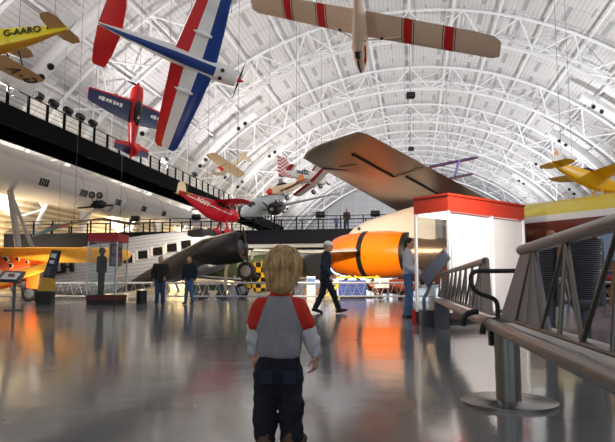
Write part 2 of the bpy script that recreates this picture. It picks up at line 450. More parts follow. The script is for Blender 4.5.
def floodlight(label, M, group):
    t = thing('floodlight', label, 'floodlight', M, group)
    b = MB(); b.lathe([(-.34, .05), (-.34, .2), (-.3, .23), (.3, .23), (.34, .2), (.34, .05)], (0, 0, .3), (0, 1, .0), 18); b.build('drum', black, t)
    b = MB(); b.tube([(0, -.38, .3), (0, -.38, .04), (0, .38, .04), (0, .38, .3)], .03, 6); b.tube([(0, 0, -.05), (0, 0, .12)], .05, 8); b.build('bracket', dsteel, t)
    b = MB(); b.lathe([(0, .16), (.03, .16)], (0, 0, .51), (0, 0, 1), 14); b.build('lens', plate_white, t)
    return t
fl_y = []
for i, px in enumerate((31, 47, 62, 75, 88, 163, 193)):
    tanr = (px-307.5)/600.0/1.0     # image slope at the walkway line
    # solve y along the rail for this column
    s, c = math.sin(AH), math.cos(AH); y = (XW*c-tanr*(-XW*s))/(tanr*c-s); fl_y.append(y)
    desc = f'black drum floodlight on the high walkway railing, {ORD[i]} along it from the near end'
    M = HM @ Matrix.Translation((XW, y, ZD+1.13))
    if i == 0: fl0 = floodlight(desc, M, 'drum floodlights along the high walkway'); 
    else:
        o = copy_tree(fl0); o.matrix_world = M; o['label'] = desc
# lower bridge crossing the hall
YB = 46.0; ZB = 4.95
br = thing('footbridge', 'dark blue steel footbridge crossing the hall with a railing of slim posts', 'footbridge', HM @ Matrix.Translation((0, YB, 0)))
bluesteel = mat('dark_blue_steel', (16, 19, 34), .6, 0, .06, 6, 0, .25)
b = MB(); b.box((-37, 0, ZB-.2), (-.2, 2.6, ZB)); b.build('deck', bluesteel, br, False)
for y in (0, 2.5):
    b = MB(); b.box((-37, y-.06, ZB-1.3), (-.2, y+.06, ZB+.05)); b.box((-37, y-.14, ZB-1.35), (-.2, y+.14, ZB-1.27)); b.box((-37, y-.14, ZB), (-.2, y+.14, ZB+.07)); b.build('girder', bluesteel, br, False)
    b = MB(); b.tube([(-37, y, ZB+1.12), (-.2, y, ZB+1.12)], .035, 6)
    for z in (.3, .55, .8): b.tube([(-37, y, ZB+z), (-.2, y, ZB+z)], .012, 4)
    b.build('handrail', black, br)
b = MB(); b.box((-.04, -.06, 0), (.04, .06, 1.12)); rp = b.build('post', navyblk, br, False)
for i, (x, y) in enumerate([(x, y) for y in (0, 2.5) for x in np.arange(-37, .0, 1.75)]):
    o = rp
    if i: o = rp.copy(); C.objects.link(o); o.parent = br
    o.location = (x, y, ZB)
for x in (-33, -1.0):
    b = MB(); b.tube([(x, 1.25, 0), (x, 1.25, ZB-.3)], .22, 12); b.tube([(x, 1.25, ZB-2.3), (x-1.4, 1.25, ZB-.9)], .1, 8); b.tube([(x, 1.25, ZB-2.3), (x+1.4, 1.25, ZB-.9)], .1, 8); b.build('column', navyblk, br)
def hx(px, yh):   # lateral hangar position seen in image column px at hangar depth yh
    s, c = math.sin(AH), math.cos(AH); t = (px-307.5)/600.0
    return yh*(t*c-s)/(c+t*s)
for i, (px, dy) in enumerate(((136, .3), (197, .3), (321, .2), (376, .25), (402, .2))):
    x = hx(px, YB+dy)
    o = copy_tree(fl0); o.matrix_world = HM @ Matrix.Translation((x, YB+dy-.3, ZB+.92)) @ Matrix.Rotation(PI/2, 4, 'Z')
    o['label'] = f"black drum floodlight on the footbridge railing, {['above the red-capped glass case','just behind the tail of the red monoplane','above the walking man in the white cap','between the bridge visitors and the jet wing','close against the jet wing'][i]}"
    o['group'] = 'drum floodlights along the footbridge'
# ================================================================ AIRCRAFT
def frame_rf(pos, fwd, right):
    t = (CAM-pos).normalized(); r = V((0, 0, 1)).cross(t).normalized(); u = t.cross(r)
    f = (r*fwd[0]+u*fwd[1]+t*fwd[2]).normalized(); w = r*right[0]+u*right[1]+t*right[2]
    w = (w-f*w.dot(f)).normalized(); up = w.cross(f)
    m = Matrix((f, -w, up)).transposed().to_4x4(); m.translation = pos; return m
def roof_z(p):
    q = HM.inverted() @ V(p); return ZC+math.sqrt((RR-2.8)**2-q.x**2)
def cables(root, locs):
    Mi = root.matrix_world.inverted()
    for l in locs:
        p = root.matrix_world @ V(l); q = V((p.x, p.y, roof_z(p)))
        b = MB(); b.tube([Mi@p, Mi@q], .012, 5); b.build('suspension_cable', dsteel, root)
def prop(root, x, r, m_blade, m_spin, n=2, ang=0., z=0, rs=.14, y=0, w=.09):
    p = MB(); p.lathe([(0, rs), (rs*.9, rs*.85), (rs*2, rs*.4), (rs*2.5, .01)], (x, y, z), (1, 0, 0), 16); sp = p.build('spinner', m_spin, root)
    for k in range(n):
        a = ang+2*PI*k/n; b = MB(); d = V((0, math.cos(a), math.sin(a))); e = V((0, -d.z, d.y)); rings = []
        for s, ww, tw in ((.05, .5, .8), (.25, 1, .6), (.6, 1, .35), (.9, .75, .22), (1, .3, .2)):
            c = V((x+rs*.6, y, z))+d*(r*s); q = (e*math.cos(tw)+V((1, 0, 0))*math.sin(tw))*w*ww; h = V((1, 0, 0))*.015
            rings.append([c-q, c+h, c+q, c-h])
        b.loft(rings); b.build('propeller_blade', m_blade, sp)
def wheel(root, c, r, w=.1, mt=rubber, hub=chrome, ax=(0, 1, 0)):
    b = MB(); b.lathe([(-w/2, r*.6), (-w/2, r*.88), (-w*.3, r), (w*.3, r), (w/2, r*.88), (w/2, r*.6)], c, ax, 20); o = b.build('wheel', mt, root)
    b = MB(); b.lathe([(-w*.55, r*.3), (-w*.5, r*.6), (w*.5, r*.6), (w*.55, r*.3)], c, ax, 16); b.build('wheel_hub', hub, o)

# --- red, white and blue striped aerobatic monoplane, belly towards the hall
R = thing('aerobatic_airplane', 'white airplane with blue belly stripe and red, white and blue striped wings', 'airplane', frame_rf(at(194, 62, 30.5), (.95, -.31, .08), (.28, .95, .12)))
b = MB()
def mf(i, j):
    a = (j+.5)/28*2*PI-1.5*PI
    return 1 if abs(a) < (.5 if i < 5 else .44) and i < 8 else 0
b.fus([(-5.1,.06,.1,.1),(-4.6,.12,.2,.08),(-3.6,.24,.36,.05),(-2.4,.36,.48,.03),(-1.2,.46,.56,.02),(-.2,.52,.6,0),(.6,.52,.58,0),(.95,.52,.56,0),(1.2,.51,.54,0),(1.9,.47,.5,0),(2.35,.4,.42,0),(2.42,.3,.32,0)], 28, 2.3, mf)
b.build('fuselage', [white, royal], R)
def tri(i, f, low): return 2 if f < .34 else (0 if f < .68 else 1)
st = lambda s: [(s*.3, 1.15, -.3, 2.25, .14), (s*2.0, 1.0, -.2, 1.95, .13), (s*3.8, .78, -.1, 1.55, .11), (s*4.75, .64, -.03, 1.28, .1), (s*4.95, .5, -.02, .95, .06)]
FR = (0, .02, .08, .18, .34, .5, .68, .84, 1.)
for s in (1, -1):
    b = MB(); b.wing(st(s), FR, mfn=tri); o = b.build('wing', [white, red, royal], R)
    b = MB(); b.fus([(-.5,.02,.02,-.37,s*1.55),(-.3,.09,.09,-.42,s*1.55),(.1,.13,.14,-.44,s*1.55),(.4,.09,.1,-.4,s*1.55),(.5,.03,.03,-.36,s*1.55)], 14); b.build('gear_fairing', white, R)
    b = MB(); b.wing([(s*.08, -3.9, .12, 1.25, .1), (s*1.2, -4.02, .12, 1.05, .09), (s*1.95, -4.2, .12, .72, .08), (s*2.05, -4.3, .12, .5, .06)]); b.build('tailplane', red, R)
    b = MB(); b.lathe([(0, .1), (.08, .1)], (1.55, s*.2, -.5), (0, s*.4, -1), 12); b.build('exhaust', black, R)
b = MB(); b.wing([(.1, -3.9, 0, 1.2, .1), (1.1, -4.3, 0, .8, .09), (1.35, -4.5, 0, .5, .07)], vert=True); b.build('fin', red, R)
b = MB(); b.fus([(-1.2,.05,.05,.52),(-.7,.3,.3,.5),(.1,.34,.42,.5),(.7,.25,.2,.5),(.9,.05,.05,.5)], 16); b.build('canopy', dark_win, R)
prop(R, 2.42, 1.1, black, red, 2, .12, w=.09)
cables(R, [(1, 3, 0), (1, -3, 0), (-4, 0, .2)])

# --- red and navy aerobat hung nose up
R = thing('stunt_airplane', 'small red and navy stunt airplane hung nose up in front of the high walkway', 'airplane', frame_rf(at(135, 113, 36), (.07, .97, -.42), (.9, -.36, -.42)))
S = .95; b = MB()
b.fus([(-3.1*S,.05,.12,.05),(-2.6*S,.12,.2,.03),(-1.5*S,.24,.32,0),(-.5*S,.33,.4,0),(.4*S,.37,.42,0),(1.2*S,.38,.4,0),(1.7*S,.33,.34,0),(1.85*S,.22,.24,0)], 22, 2.3); b.build('fuselage', red, R)
def rn(i, f, low): return 0 if f < .12 else 1
for s in (1, -1):
    b = MB(); b.wing([(s*.25, .8, -.02, 1.55, .15), (s*1.7, .7, 0, 1.25, .14), (s*3.0, .6, .02, .85, .12), (s*3.1, .52, .02, .65, .08)], (0,.02,.06,.12,.3,.5,.7,.85,1), mfn=rn); w_ = b.build('wing', [red, navy], R)
    t = MB()
    for q, (wid, hh) in enumerate(((.24,.26),(.28,.18),(.2,.26),(.28,.22),(.22,.2),(.28,.26),(.2,.2))):   # illegible white script as slanted strokes
        yy = s*1.75-.8+q*.23; t.prism([(.13-hh/2, yy, .088), (.13+hh/2, yy-.05, .088), (.13+hh/2, yy-.05+wid*.7, .088), (.13-hh/2, yy+wid*.7, .088)], (0, 0, .006))
    t.build('lettering', white, w_, False)
    b = MB(); b.wing([(s*.06, -2.05*S, .05, .85, .1), (s*.85, -2.18*S, .05, .6, .09), (s*1.15, -2.25*S, .05, .5, .08)], mfn=lambda i, f, l: 0 if f < .35 else 1); b.build('tailplane', [red, navy], R)
    b = MB(); b.tube([(.85, s*.2, -.3), (.95, s*.75, -.95)], .05, 8); b.fus([(.45,.02,.03,-1,s*.8),(.65,.08,.12,-1,s*.8),(1.0,.1,.16,-1,s*.8),(1.25,.06,.1,-1,s*.8),(1.35,.02,.03,-1,s*.8)], 12); g = b.build('gear_leg', red, R)
    wheel(R, (.95, s*.8, -1.12), .15, .08)
b = MB(); b.wing([(.05, -2.1*S, 0, .95, .1), (.7, -2.3*S, 0, .72, .09), (1.05, -2.5*S, 0, .45, .08)], vert=True); b.build('fin', red, R)
b = MB(); b.fus([(-1.0,.05,.05,.3),(-.6,.22,.2,.32),(.1,.26,.3,.33),(.55,.2,.18,.33),(.75,.05,.05,.33)], 16); b.build('canopy', dark_win, R)
prop(R, 1.85*S, .8, black, red, 2, .15, rs=.13, w=.07)
cables(R, [(1.3, 0, .3), (0, 2.6, 0), (0, -2.4, 0)])

# --- pale glider with red wing panels
R = thing('glider', 'pale braced glider with red wing panels overhead', 'glider', frame_rf(at(361, 30, 26), (.06, -.84, -.55), (1, -.2, .46)))
gl = mat('doped_fabric', (224, 196, 172), .55); b = MB()
b.fus([(-4.6,.05,.12,.1),(-3.2,.1,.17,.05),(-1.6,.17,.26,-.03),(-.6,.26,.38,-.1),(.3,.33,.46,-.16),(1.0,.33,.46,-.18),(1.6,.26,.36,-.2),(2.0,.15,.2,-.22),(2.15,.04,.05,-.23)], 20); b.build('fuselage', gl, R)
for s in (1, -1):
    g_ = [.15, 1.0, 1.87, 1.91, 1.96, 2.36, 2.41, 2.45, 3.72, 3.76, 3.81, 4.21, 4.26, 4.30, 5.2]
    L = 6.1
    sts = [(s*y, .5-.012*y, .25+.02*y, 1.36-.04*y, .13) for y in g_]+[(s*5.9, .44, .37, 1.08, .11), (s*6.2, .3, .38, .7, .07)]
    def gm(i, f, low):
        c = (abs(sts[i][0])+abs(sts[i+1][0]))/2
        if .03 < f < .93:
            for a in (1.87, 3.72):
                d = c-a
                if .09 < d < .49: return 1
                if 0 < d < .04 or .54 < d < .58: return 2
        return 0
    b = MB(); b.wing(sts, mfn=gm); b.build('wing', [gl, red, black], R)
    b = MB(); b.tube([(.25, s*.28, -.35), (.12, s*1.85, .2)], .03, 6); st_ = b.build('strut', gl, R)
    b = MB(); b.tube([(.2, s*.98, -.1), (.18, s*1.12, -.05)], .06, 8); b.build('strut_clamp', black, st_)
    b = MB(); b.wing([(s*.05, -3.7, .1, .75, .08), (s*1.3, -3.8, .1, .5, .07)]); b.build('tailplane', gl, R)
b = MB(); b.wing([(.05, -3.8, 0, .8, .09), (1.0, -4.1, 0, .5, .08)], vert=True); b.build('fin', gl, R)
b = MB(); b.fus([(1.1,.02,.03,-.62,-.05),(1.4,.05,.05,-.6,-.05),(2.0,.04,.06,-.43,-.05),(2.12,.02,.02,-.3,-.05)], 10); b.box((.72, -.22, -.7), (1.05, .02, -.5)); b.build('landing_skid', black, R)
b = MB(); b.fus([(.55,.36,.1,-.3),(.75,.365,.1,-.32),(1.35,.34,.1,-.32),(1.6,.27,.06,-.3)], 16); b.build('side_stripe', red, R)
cables(R, [(.2, 2.5, .3), (.2, -2.5, .3), (-3, 0, .2)])

# --- yellow biplane with black registration
R = thing('yellow_biplane', 'yellow biplane with tan wings and white rudder marked G-AARO', 'airplane', frame_rf(at(5, 41, 25.5), (-.82, -.27, -.50), (.58, -.36, -.73)))
gold = mat('gold_paint', (214, 160, 34), .4)
b = MB()
b.fus([(-2.9,.05,.1,.22),(-2.4,.12,.2,.2),(-1.4,.24,.34,.1),(-.2,.36,.48,0),(1.0,.42,.55,-.02),(2.0,.42,.52,-.02),(2.8,.3,.38,0),(3.0,.2,.25,0)], 20, 4, lambda i, j: 1 if 12 <= j < 18 else 0); fu = b.build('fuselage', [yellow, gold], R)
t0 = V((-.95, .40, .06)); text_mesh('registration', 'G-AARO', .4, basis((-1.0, .325, .16), (-.97, -.1, .06), (-.1, 0, 1)), black, fu, .01, sx=1.08)
b = MB()
b.lathe([(0, .05), (.02, .05)], (-2.1, .2, .22), (0, 1, 0), 10); b.build('marking', black, fu)
for s in (1, -1):
    b = MB(); b.wing([(s*.2, 1.4, -.55, 1.25, .1), (s*2.6, 1.2, -.4, 1.2, .1), (s*3.3, 1.0, -.36, .9, .09), (s*3.5, .8, -.35, .5, .06)]); lw = b.build('lower_wing', tan, R)
    if s < 0:
        for ch, y in (('G', 3.0), ('-', 2.35), ('A', 1.7)):
            text_mesh('registration', ch, .85, basis((.65, -y, -.53-.03*(1.7-y)*0+(y-1.7)*.05), (0, 1, 0), (-1, 0, 0)), black, lw, .01)
    b = MB(); b.wing([(s*.2, 1.9, .95, 1.3, .1), (s*2.9, 1.75, 1.05, 1.2, .1), (s*3.5, 1.5, 1.07, .7, .07)]); b.build('upper_wing', tan, R)
    b = MB(); b.tube([(1.1, s*2.3, -.4), (1.5, s*2.3, 1.0)], .035, 6); b.tube([(.5, s*2.3, -.4), (.9, s*2.3, 1.0)], .035, 6); b.tube([(1.2, s*.4, .4), (1.5, s*.5, 1)], .03, 6); b.build('strut', black, R)
    b = MB(); b.wing([(s*.05, -2.1, .25, .8, .08), (s*.9, -2.2, .25, .75, .08), (s*1.35, -2.4, .25, .4, .06)]); b.build('tailplane', tan, R)
    b = MB(); b.tube([(1.6, s*.3, -.45), (1.75, s*.7, -1.25)], .05, 8); b.build('gear_leg', black, R)
    wheel(R, (1.75, s*.78, -1.35), .34, .14, rubber, gold)
b = MB(); b.lathe([(-.03, .05), (-.03, .42), (.03, .42), (.03, .05)], (-2.85, 0, .58), (0, 1, 0), 24); b.build('rudder', white, R)
prop(R, 3.0, 1.0, black, black, 2, .4)
cables(R, [(1, 2.5, 1), (1, -2.5, 1), (-2.3, 0, .4)])

# --- small tan high wing airplane
R = thing('light_airplane', 'small tan high wing airplane hung above the red monoplane', 'airplane', frame_rf(at(226, 168, 66), (-.8, -.42, .55), (-.68, .42, -.6)))
b = MB(); b.fus([(-3.0,.05,.1,.2),(-2.0,.17,.22,.12),(-.6,.3,.38,0),(.4,.36,.45,0),(1.2,.32,.36,-.05),(1.5,.15,.2,-.05)], 16, 3); b.build('fuselage', cream, R)
tw = mat('tan_wing', (176, 150, 112), .6)
for s in (1, -1):
    b = MB(); b.wing([(s*.05, .75, .5, 1.35, .1), (s*2.3, .75, .52, 1.3, .1), (s*2.75, .6, .53, .95, .08)]); b.build('wing', tw, R)
    b = MB(); b.tube([(.3, s*.3, -.3), (.3, s*1.5, .45)], .04, 6); b.build('strut', cream, R)
    b = MB(); b.wing([(s*.05, -2.4, .22, .7, .08), (s*1.0, -2.5, .22, .5, .07)]); b.build('tailplane', cream, R)
    wheel(R, (.6, s*.55, -.7), .22, .1)
    b = MB(); b.tube([(.5, s*.2, -.35), (.6, s*.5, -.7)], .04, 6); b.build('gear_leg', cream, R)
b = MB(); b.wing([(.1, -2.3, 0, .8, .08), (1.0, -2.6, 0, .5, .07)], vert=True); b.build('fin', cream, R)
b = MB(); b.box((.2, -.33, .2), (1.0, .33, .42)); b.build('windscreen', red, R, False)
prop(R, 1.5, .9, tw, tw, 2, .6)
cables(R, [(0, 2, .55), (0, -2, .55)])

# --- red high wing monoplane
R = thing('red_monoplane', 'glossy red high wing monoplane with cream fin hung above the footbridge', 'airplane', frame_rf(at(212, 209, 42.5), (.83, -.25, -.5), (.6, -.02, .8)))
mono = mat('monoplane_red', (186, 22, 44), .3)
b = MB(); b.fus([(-2.85,.05,.14,.42),(-2.4,.1,.22,.38),(-1.3,.26,.45,.16),(-.3,.4,.66,-.02),(.5,.46,.74,-.06),(1.15,.46,.66,-.05),(1.7,.42,.5,-.05),(1.95,.3,.36,-.05)], 22, 2.4); fu = b.build('fuselage', mono, R)
text_mesh('registration', 'N36Y', .42, basis((-1.0, -.36, .24), (1, -.13, -.18), (.15, -.1, 1)), plate_white, fu, .03)
b = MB(); b.tube([(-2.3, -.15, .36), (-.2, -.44, .12), (1.4, -.48, -.05)], .035, 5); b.build('cheat_line', plate_white, fu)
for s in (1, -1):
    b = MB(); b.wing([(s*.05, 1.25, .66, 1.3, .12), (s*2.6, 1.2, .74, 1.25, .11), (s*3.3, 1.0, .78, .8, .08)]); b.build('wing', mono, R)
    b = MB(); b.tube([(.8, s*.42, -.45), (.7, s*1.7, .66)], .045, 6); b.tube([(.3, s*.42, -.45), (.3, s*1.7, .66)], .035, 6); b.build('strut', mono, R)
    b = MB(); b.tube([(1.1, s*.35, -.5), (1.25, s*.75, -1.25)], .08, 8); b.fus([(.85,.03,.04,-1.35,s*.8),(1.05,.1,.2,-1.33,s*.8),(1.35,.12,.22,-1.33,s*.8),(1.65,.07,.12,-1.38,s*.8),(1.75,.02,.03,-1.4,s*.8)], 14); b.build('wheel_spat', mono, R)
    wheel(R, (1.28, s*.8, -1.45), .17, .1)
    b = MB(); b.wing([(s*.05, -2.1, .42, .8, .08), (s*.95, -2.2, .42, .55, .07)]); b.build('tailplane', gold, R)
b = MB(); b.wing([(.3, -2.15, 0, .85, .1), (1.0, -2.45, 0, .6, .09), (1.2, -2.6, 0, .3, .07)], vert=True); b.build('fin', cream, R)
b = MB(); b.fus([(.1,.44,.12,.42),(.2,.47,.16,.42),(1.0,.47,.16,.4),(1.25,.42,.06,.4)], 14, 4); b.build('cabin_window', dark_win, R)
b = MB(); b.lathe([(0, .44), (.22, .46), (.4, .38)], (1.72, 0, -.05), (1, 0, 0), 20); b.build('engine_cowl', red, R)
prop(R, 2.12, .95, plate_white, plate_white, 2, 1.2, z=-.05)
cables(R, [(.6, 2, .8), (.6, -2, .8), (-2.2, 0, .6)])

# --- grey twin behind the red monoplane
R = thing('grey_twin_airplane', 'grey twin engine airplane with black engines hung behind the red monoplane', 'airplane', frame_rf(at(262, 206, 62), (-.45, -.15, .85), (-.86, -.1, -.45)))
b = MB(); b.fus([(-5.5,.1,.3,.5),(-3.5,.5,.7,.25),(-1,.9,1.0,0),(1.5,.95,1.0,0),(3.0,.8,.8,-.05),(3.9,.4,.45,-.15),(4.1,.1,.15,-.2)], 20); b.build('fuselage', mat('pale_grey_paint', (178, 186, 190), .4), R)
gw = mat('grey_wing', (122, 126, 136), .5)
for s in (1, -1):
    b = MB(); b.wing([(s*.5, 1.6, -.3, 2.4, .14), (s*4.5, 1.2, .1, 1.8, .12), (s*8.2, .7, .45, 1.1, .1), (s*8.6, .4, .48, .6, .07)]); b.build('wing', gw, R)
    b = MB(); b.lathe([(-1.4, .2), (-.8, .55), (.3, .68), (1.0, .68), (1.25, .55), (1.2, .3)], (1.2, s*2.4, -.2), (1, 0, 0), 20); b.build('engine', black, R)
    prop(R, 2.4, 1.3, black, grey, 3, .3*s, z=-.2, y=s*2.4, rs=.18)
    b = MB(); b.wing([(s*.1, -4.2, .5, 1.4, .1), (s*2.4, -4.6, .55, .8, .08)]); b.build('tailplane', gw, R)
b = MB(); b.wing([(.3, -3.9, 0, 1.7, .1), (2.3, -4.7, 0, 1.0, .08)], vert=True); b.build('fin', gw, R)
b = MB(); b.fus([(2.2,.5,.3,.5),(2.5,.7,.4,.5),(3.2,.6,.32,.35),(3.6,.3,.15,.2)], 14); b.build('cockpit_glazing', dark_win, R)
cables(R, [(0, 4, .2), (0, -4, .2)])

# --- white aerobatic biplane with chequered rudder
R = thing('checkered_biplane', 'white biplane with red and white checkered rudder hung beyond the big wing tip', 'airplane', frame_rf(at(306, 177, 54), (.86, -.22, -.45), (.5, .45, .72)))
ck = checker_mat('red_white_check', (196, 24, 44), (238, 236, 236), 5.5)
b = MB(); b.fus([(-2.3,.06,.2,.1),(-1.6,.2,.36,.05),(-.5,.34,.52,0),(.6,.4,.56,0),(1.6,.38,.46,0),(2.0,.25,.3,0)], 18, 2.6); fu = b.build('fuselage', white, R)
text_mesh('registration', '5652A', .42, basis((-.55, -.37, .12), (1, -.13, 0), (0, -.1, 1)), navy, fu, .03)
for s in (1, -1):
    b = MB(); b.wing([(s*.1, 1.2, -.5, 1.0, .1), (s*2.6, 1.0, -.42, .9, .1), (s*2.9, .8, -.4, .5, .07)], mfn=lambda i, f, l: 1 if f > .72 else 0); b.build('lower_wing', [white, mono], R)
    b = MB(); b.wing([(s*.1, 1.5, .75, 1.0, .1), (s*2.7, 1.1, .8, .9, .1), (s*3.0, .9, .8, .5, .07)], mfn=lambda i, f, l: 1 if f > .75 else 0); b.build('upper_wing', [white, mono], R)
    b = MB(); b.tube([(.8, s*2.0, -.42), (.95, s*2.0, .78)], .05, 6); b.build('strut', white, R)
    b = MB(); b.wing([(s*.05, -1.4, .15, .8, .08), (s*1.2, -1.7, .15, .55, .07)], mfn=lambda i, f, l: 1 if f > .3 else 0); b.build('tailplane', [white, mono], R)
    wheel(R, (1.1, s*.6, -1.0), .24, .14)
    b = MB(); b.tube([(1.0, s*.25, -.45), (1.1, s*.58, -1.0)], .05, 6); b.build('gear_leg', red, R)
b = MB(); b.wing([(-.5, -1.4, 0, 1.5, .1), (.5, -1.55, 0, 1.35, .09), (1.45, -1.95, 0, .95, .08)], vert=True); b.build('rudder', ck, R)
b = MB(); b.fus([(-.6,.05,.05,.5),(-.2,.24,.24,.5),(.4,.22,.2,.5),(.7,.05,.05,.5)], 12); b.build('canopy', dark_win, R)
prop(R, 2.0, .9, black, red, 2, .8)
cables(R, [(.5, 2, .85), (.5, -2, .85)])

# --- cream biplane with red nose
R = thing('cream_airplane', 'cream airplane with orange nose and striped tail hung just below the checkered biplane', 'airplane', frame_rf(at(284, 189, 50), (-.78, -.16, .62), (-.70, -.26, -.66)))
bst = mat('brown_red_stripe', (150, 62, 50), .5)
b = MB(); b.fus([(-2.4,.05,.12,.15),(-1.4,.22,.3,.08),(0,.36,.42,0),(1.0,.34,.38,0),(1.45,.26,.28,0)], 16, 2.5); b.build('fuselage', cream, R)
b = MB(); b.lathe([(0, .28), (.2, .24), (.38, .1), (.42, .01)], (1.45, 0, 0), (1, 0, 0), 16); b.build('nose_cone', mat('red_orange', (232, 62, 36), .4), R)
for s in (1, -1):
    b = MB(); b.wing([(s*.2, .8, -.15, 1.15, .12), (s*1.6, .6, -.05, .98, .12), (s*3.0, .35, .05, .8, .1), (s*3.2, .2, .06, .5, .07)], mfn=lambda i, f, l: 1 if f < .4 else 0); b.build('wing', [cream, bst], R)
    b = MB(); b.wing([(s*.05, -1.7, .15, .7, .08), (s*1.1, -1.9, .15, .45, .07)]); b.build('tailplane', bst, R)
    wheel(R, (.5, s*.7, -.85), .22, .14)
    b = MB(); b.tube([(.5, s*.6, -.1), (.5, s*.66, -.85)], .07, 8); b.build('gear_leg', white, R)
b = MB(); b.wing([(.1, -1.6, 0, .9, .1), (.95, -1.95, 0, .5, .08)], vert=True); b.build('fin', mat('orange_fin', (226, 128, 56), .4), R)
b = MB(); b.fus([(-.5,.05,.05,.36),(-.1,.24,.24,.36),(.5,.22,.2,.36),(.8,.05,.05,.36)], 12); b.build('canopy', dark_win, R)
cables(R, [(.2, 2, 0), (.2, -2, 0)])

# --- yellow trainer on the right
R = thing('yellow_monoplane', 'yellow monoplane with white and orange fin hung above the jet fuselage', 'airplane', frame_rf(at(588, 179, 40), (.74, -.36, -.56), (.84, .04, .72)))
amber = mat('amber_yellow', (240, 184, 26), .35)
b = MB(); b.fus([(-2.9,.06,.14,.2),(-2.0,.2,.3,.12),(-.6,.38,.5,0),(.6,.44,.56,0),(1.6,.4,.46,0),(2.2,.28,.32,0)], 18, 4); b.build('fuselage', amber, R)
for s in (1, -1):
    b = MB(); b.wing([(s*.35, 1.2, .42, 1.4, .12), (s*3.0, 1.1, .62, 1.3, .11), (s*4.3, .9, .72, 1.0, .1), (s*4.6, .6, .74, .5, .07)]); b.build('wing', mat('brown_yellow', (196, 150, 52), .5) if s > 0 else amber, R)
    b = MB(); b.wing([(s*.05, -2.0, .25, .95, .08), (s*1.3, -2.15, .25, .75, .08), (s*1.6, -2.35, .25, .4, .06)]); b.build('tailplane', amber, R)
    b = MB(); b.tube([(.9, s*.3, -.4), (1.0, s*.75, -1.05)], .07, 8); b.build('gear_leg', amber, R)
    wheel(R, (1.0, s*.8, -1.15), .3, .16)
    b = MB(); b.tube([(.7, s*.4, -.4), (.6, s*2.0, .5)], .04, 6); b.build('strut', cream, R)
b = MB(); b.wing([(.2, -2.0, 0, .95, .1), (.8, -2.2, 0, .75, .09), (1.15, -2.45, 0, .4, .08)], vert=True, mfn=lambda i, f, l: 1 if f > .45 and i > 0 else 0); b.build('fin', [white, mat('fin_orange', (236, 140, 60), .4)], R)
b = MB(); b.fus([(-.8,.05,.05,.45),(-.3,.3,.3,.45),(.6,.32,.32,.45),(1.0,.1,.1,.45)], 14); b.build('canopy', dark_win, R)
prop(R, 2.2, 1.0, dsteel, dsteel, 2, .9)
cables(R, [(.6, 2.5, .7), (.6, -2.5, .7), (-2.2, 0, .4)])

# --- red and lilac biplane beyond the jet wing
R = thing('lilac_biplane', 'red and lilac biplane half hidden beyond the trailing edge of the big jet wing', 'airplane', frame_rf(at(428, 176, 56), (.1, -.25, -.95), (.97, .14, .1)))
lil = mat('lilac_paint', (150, 134, 206), .45)
b = MB(); b.fus([(-2.6,.06,.15,.1),(-1,.3,.4,0),(.8,.4,.5,0),(1.8,.3,.35,0)], 16); b.build('fuselage', mono, R)
for s in (1, -1):
    b = MB(); b.wing([(s*.2, .9, .95, 1.1, .1), (s*4.4, .8, 1.05, 1.0, .1), (s*4.8, .6, 1.06, .5, .07)], mfn=lambda i, f, l: 1 if f > .5 else 0); b.build('upper_wing', [mono, lil], R)
    b = MB(); b.wing([(s*.3, .6, -.65, 1.0, .1), (s*3.9, .5, -.5, .9, .1), (s*4.1, .3, -.5, .5, .07)], mfn=lambda i, f, l: 1 if f > .5 else 0); b.build('lower_wing', [mono, lil], R)
    b = MB(); b.tube([(.5, s*2.4, -.55), (.5, s*3.0, 1.0)], .09, 6); b.tube([(-.1, s*2.4, -.55), (-.1, s*3.0, 1.0)], .09, 6); b.build('strut', lil, R)
b = MB(); b.wing([(.1, -1.9, 0, .8, .1), (.9, -2.2, 0, .5, .08)], vert=True); b.build('fin', mono, R)
cables(R, [(.3, 2, 1.0), (.3, -2, 1.0)])

# --- big jet: wing overhead, orange engine pod, striped fuselage
jetm = mat('jet_skin', (122, 112, 106), .36, .7, .08, .8)
ju = V((-.55, .835, 0)); le = V((.369, .929, -.0148))
T = at(302, 157, 25)
R = thing('jet_airliner', 'large jet airliner with bare grey wing, orange engine pods and yellow and brown fuselage', 'airliner', V((T.x+le.x*30, T.y+le.y*30, 0)))
O = R.matrix_world.translation.copy()
def chord(s): return 4.5+.175*s
rings = []
FRJ = (0, .01, .04, .1, .22, .4, .6, .8, 1.)
for s in (-.75, -.62, -.3, .15, 1, 4, 8, 13, 18, 24, 31):
    c = chord(s); tx = .105 if s > .2 else .105*max(.12, 1-((.3-s)/1.05)**2)
    cut = 0 if s > .2 else .42*((.2-s)/.95)**2*c
    p0 = T+le*s-O-ju*cut; cc = c-cut*1.1
    def h(f): return 5*tx*c*(.2969*math.sqrt(f)-.126*f-.3516*f*f+.2843*f**3-.1036*f**4)
    rings.append([p0-ju*(f*cc)+V((0, 0, h(f))) for f in FRJ]+[p0-ju*(f*cc)-V((0, 0, h(f)*.8)) for f in FRJ[-2:0:-1]])
b = MB(); b.loft(rings); wing_ = b.build('wing', jetm, R)
def under(s, f, d=.03):
    c = chord(s); hh = 5*.105*c*(.2969*math.sqrt(f)-.126*f-.3516*f*f+.2843*f**3-.1036*f**4)*.8
    return T+le*s-O-ju*(f*c)-V((0, 0, hh+d))
b = MB()
for s0, f0, s1, f1, w_ in ((1.2, .62, 6.5, .62, .05), (7.2, .72, 15, .72, .06), (6.5, .62, 6.5, .98, .02), (2.2, .3, 2.6, .5, .02)):
    n = 6; P = [under(s0+(s1-s0)*i/n, f0+(f1-f0)*i/n) for i in range(n+1)]
    b.tube(P, w_, 5)
b.build('aileron_gap', black, wing_)
b = MB(); p = under(2.6, .2, -.02); rings = []
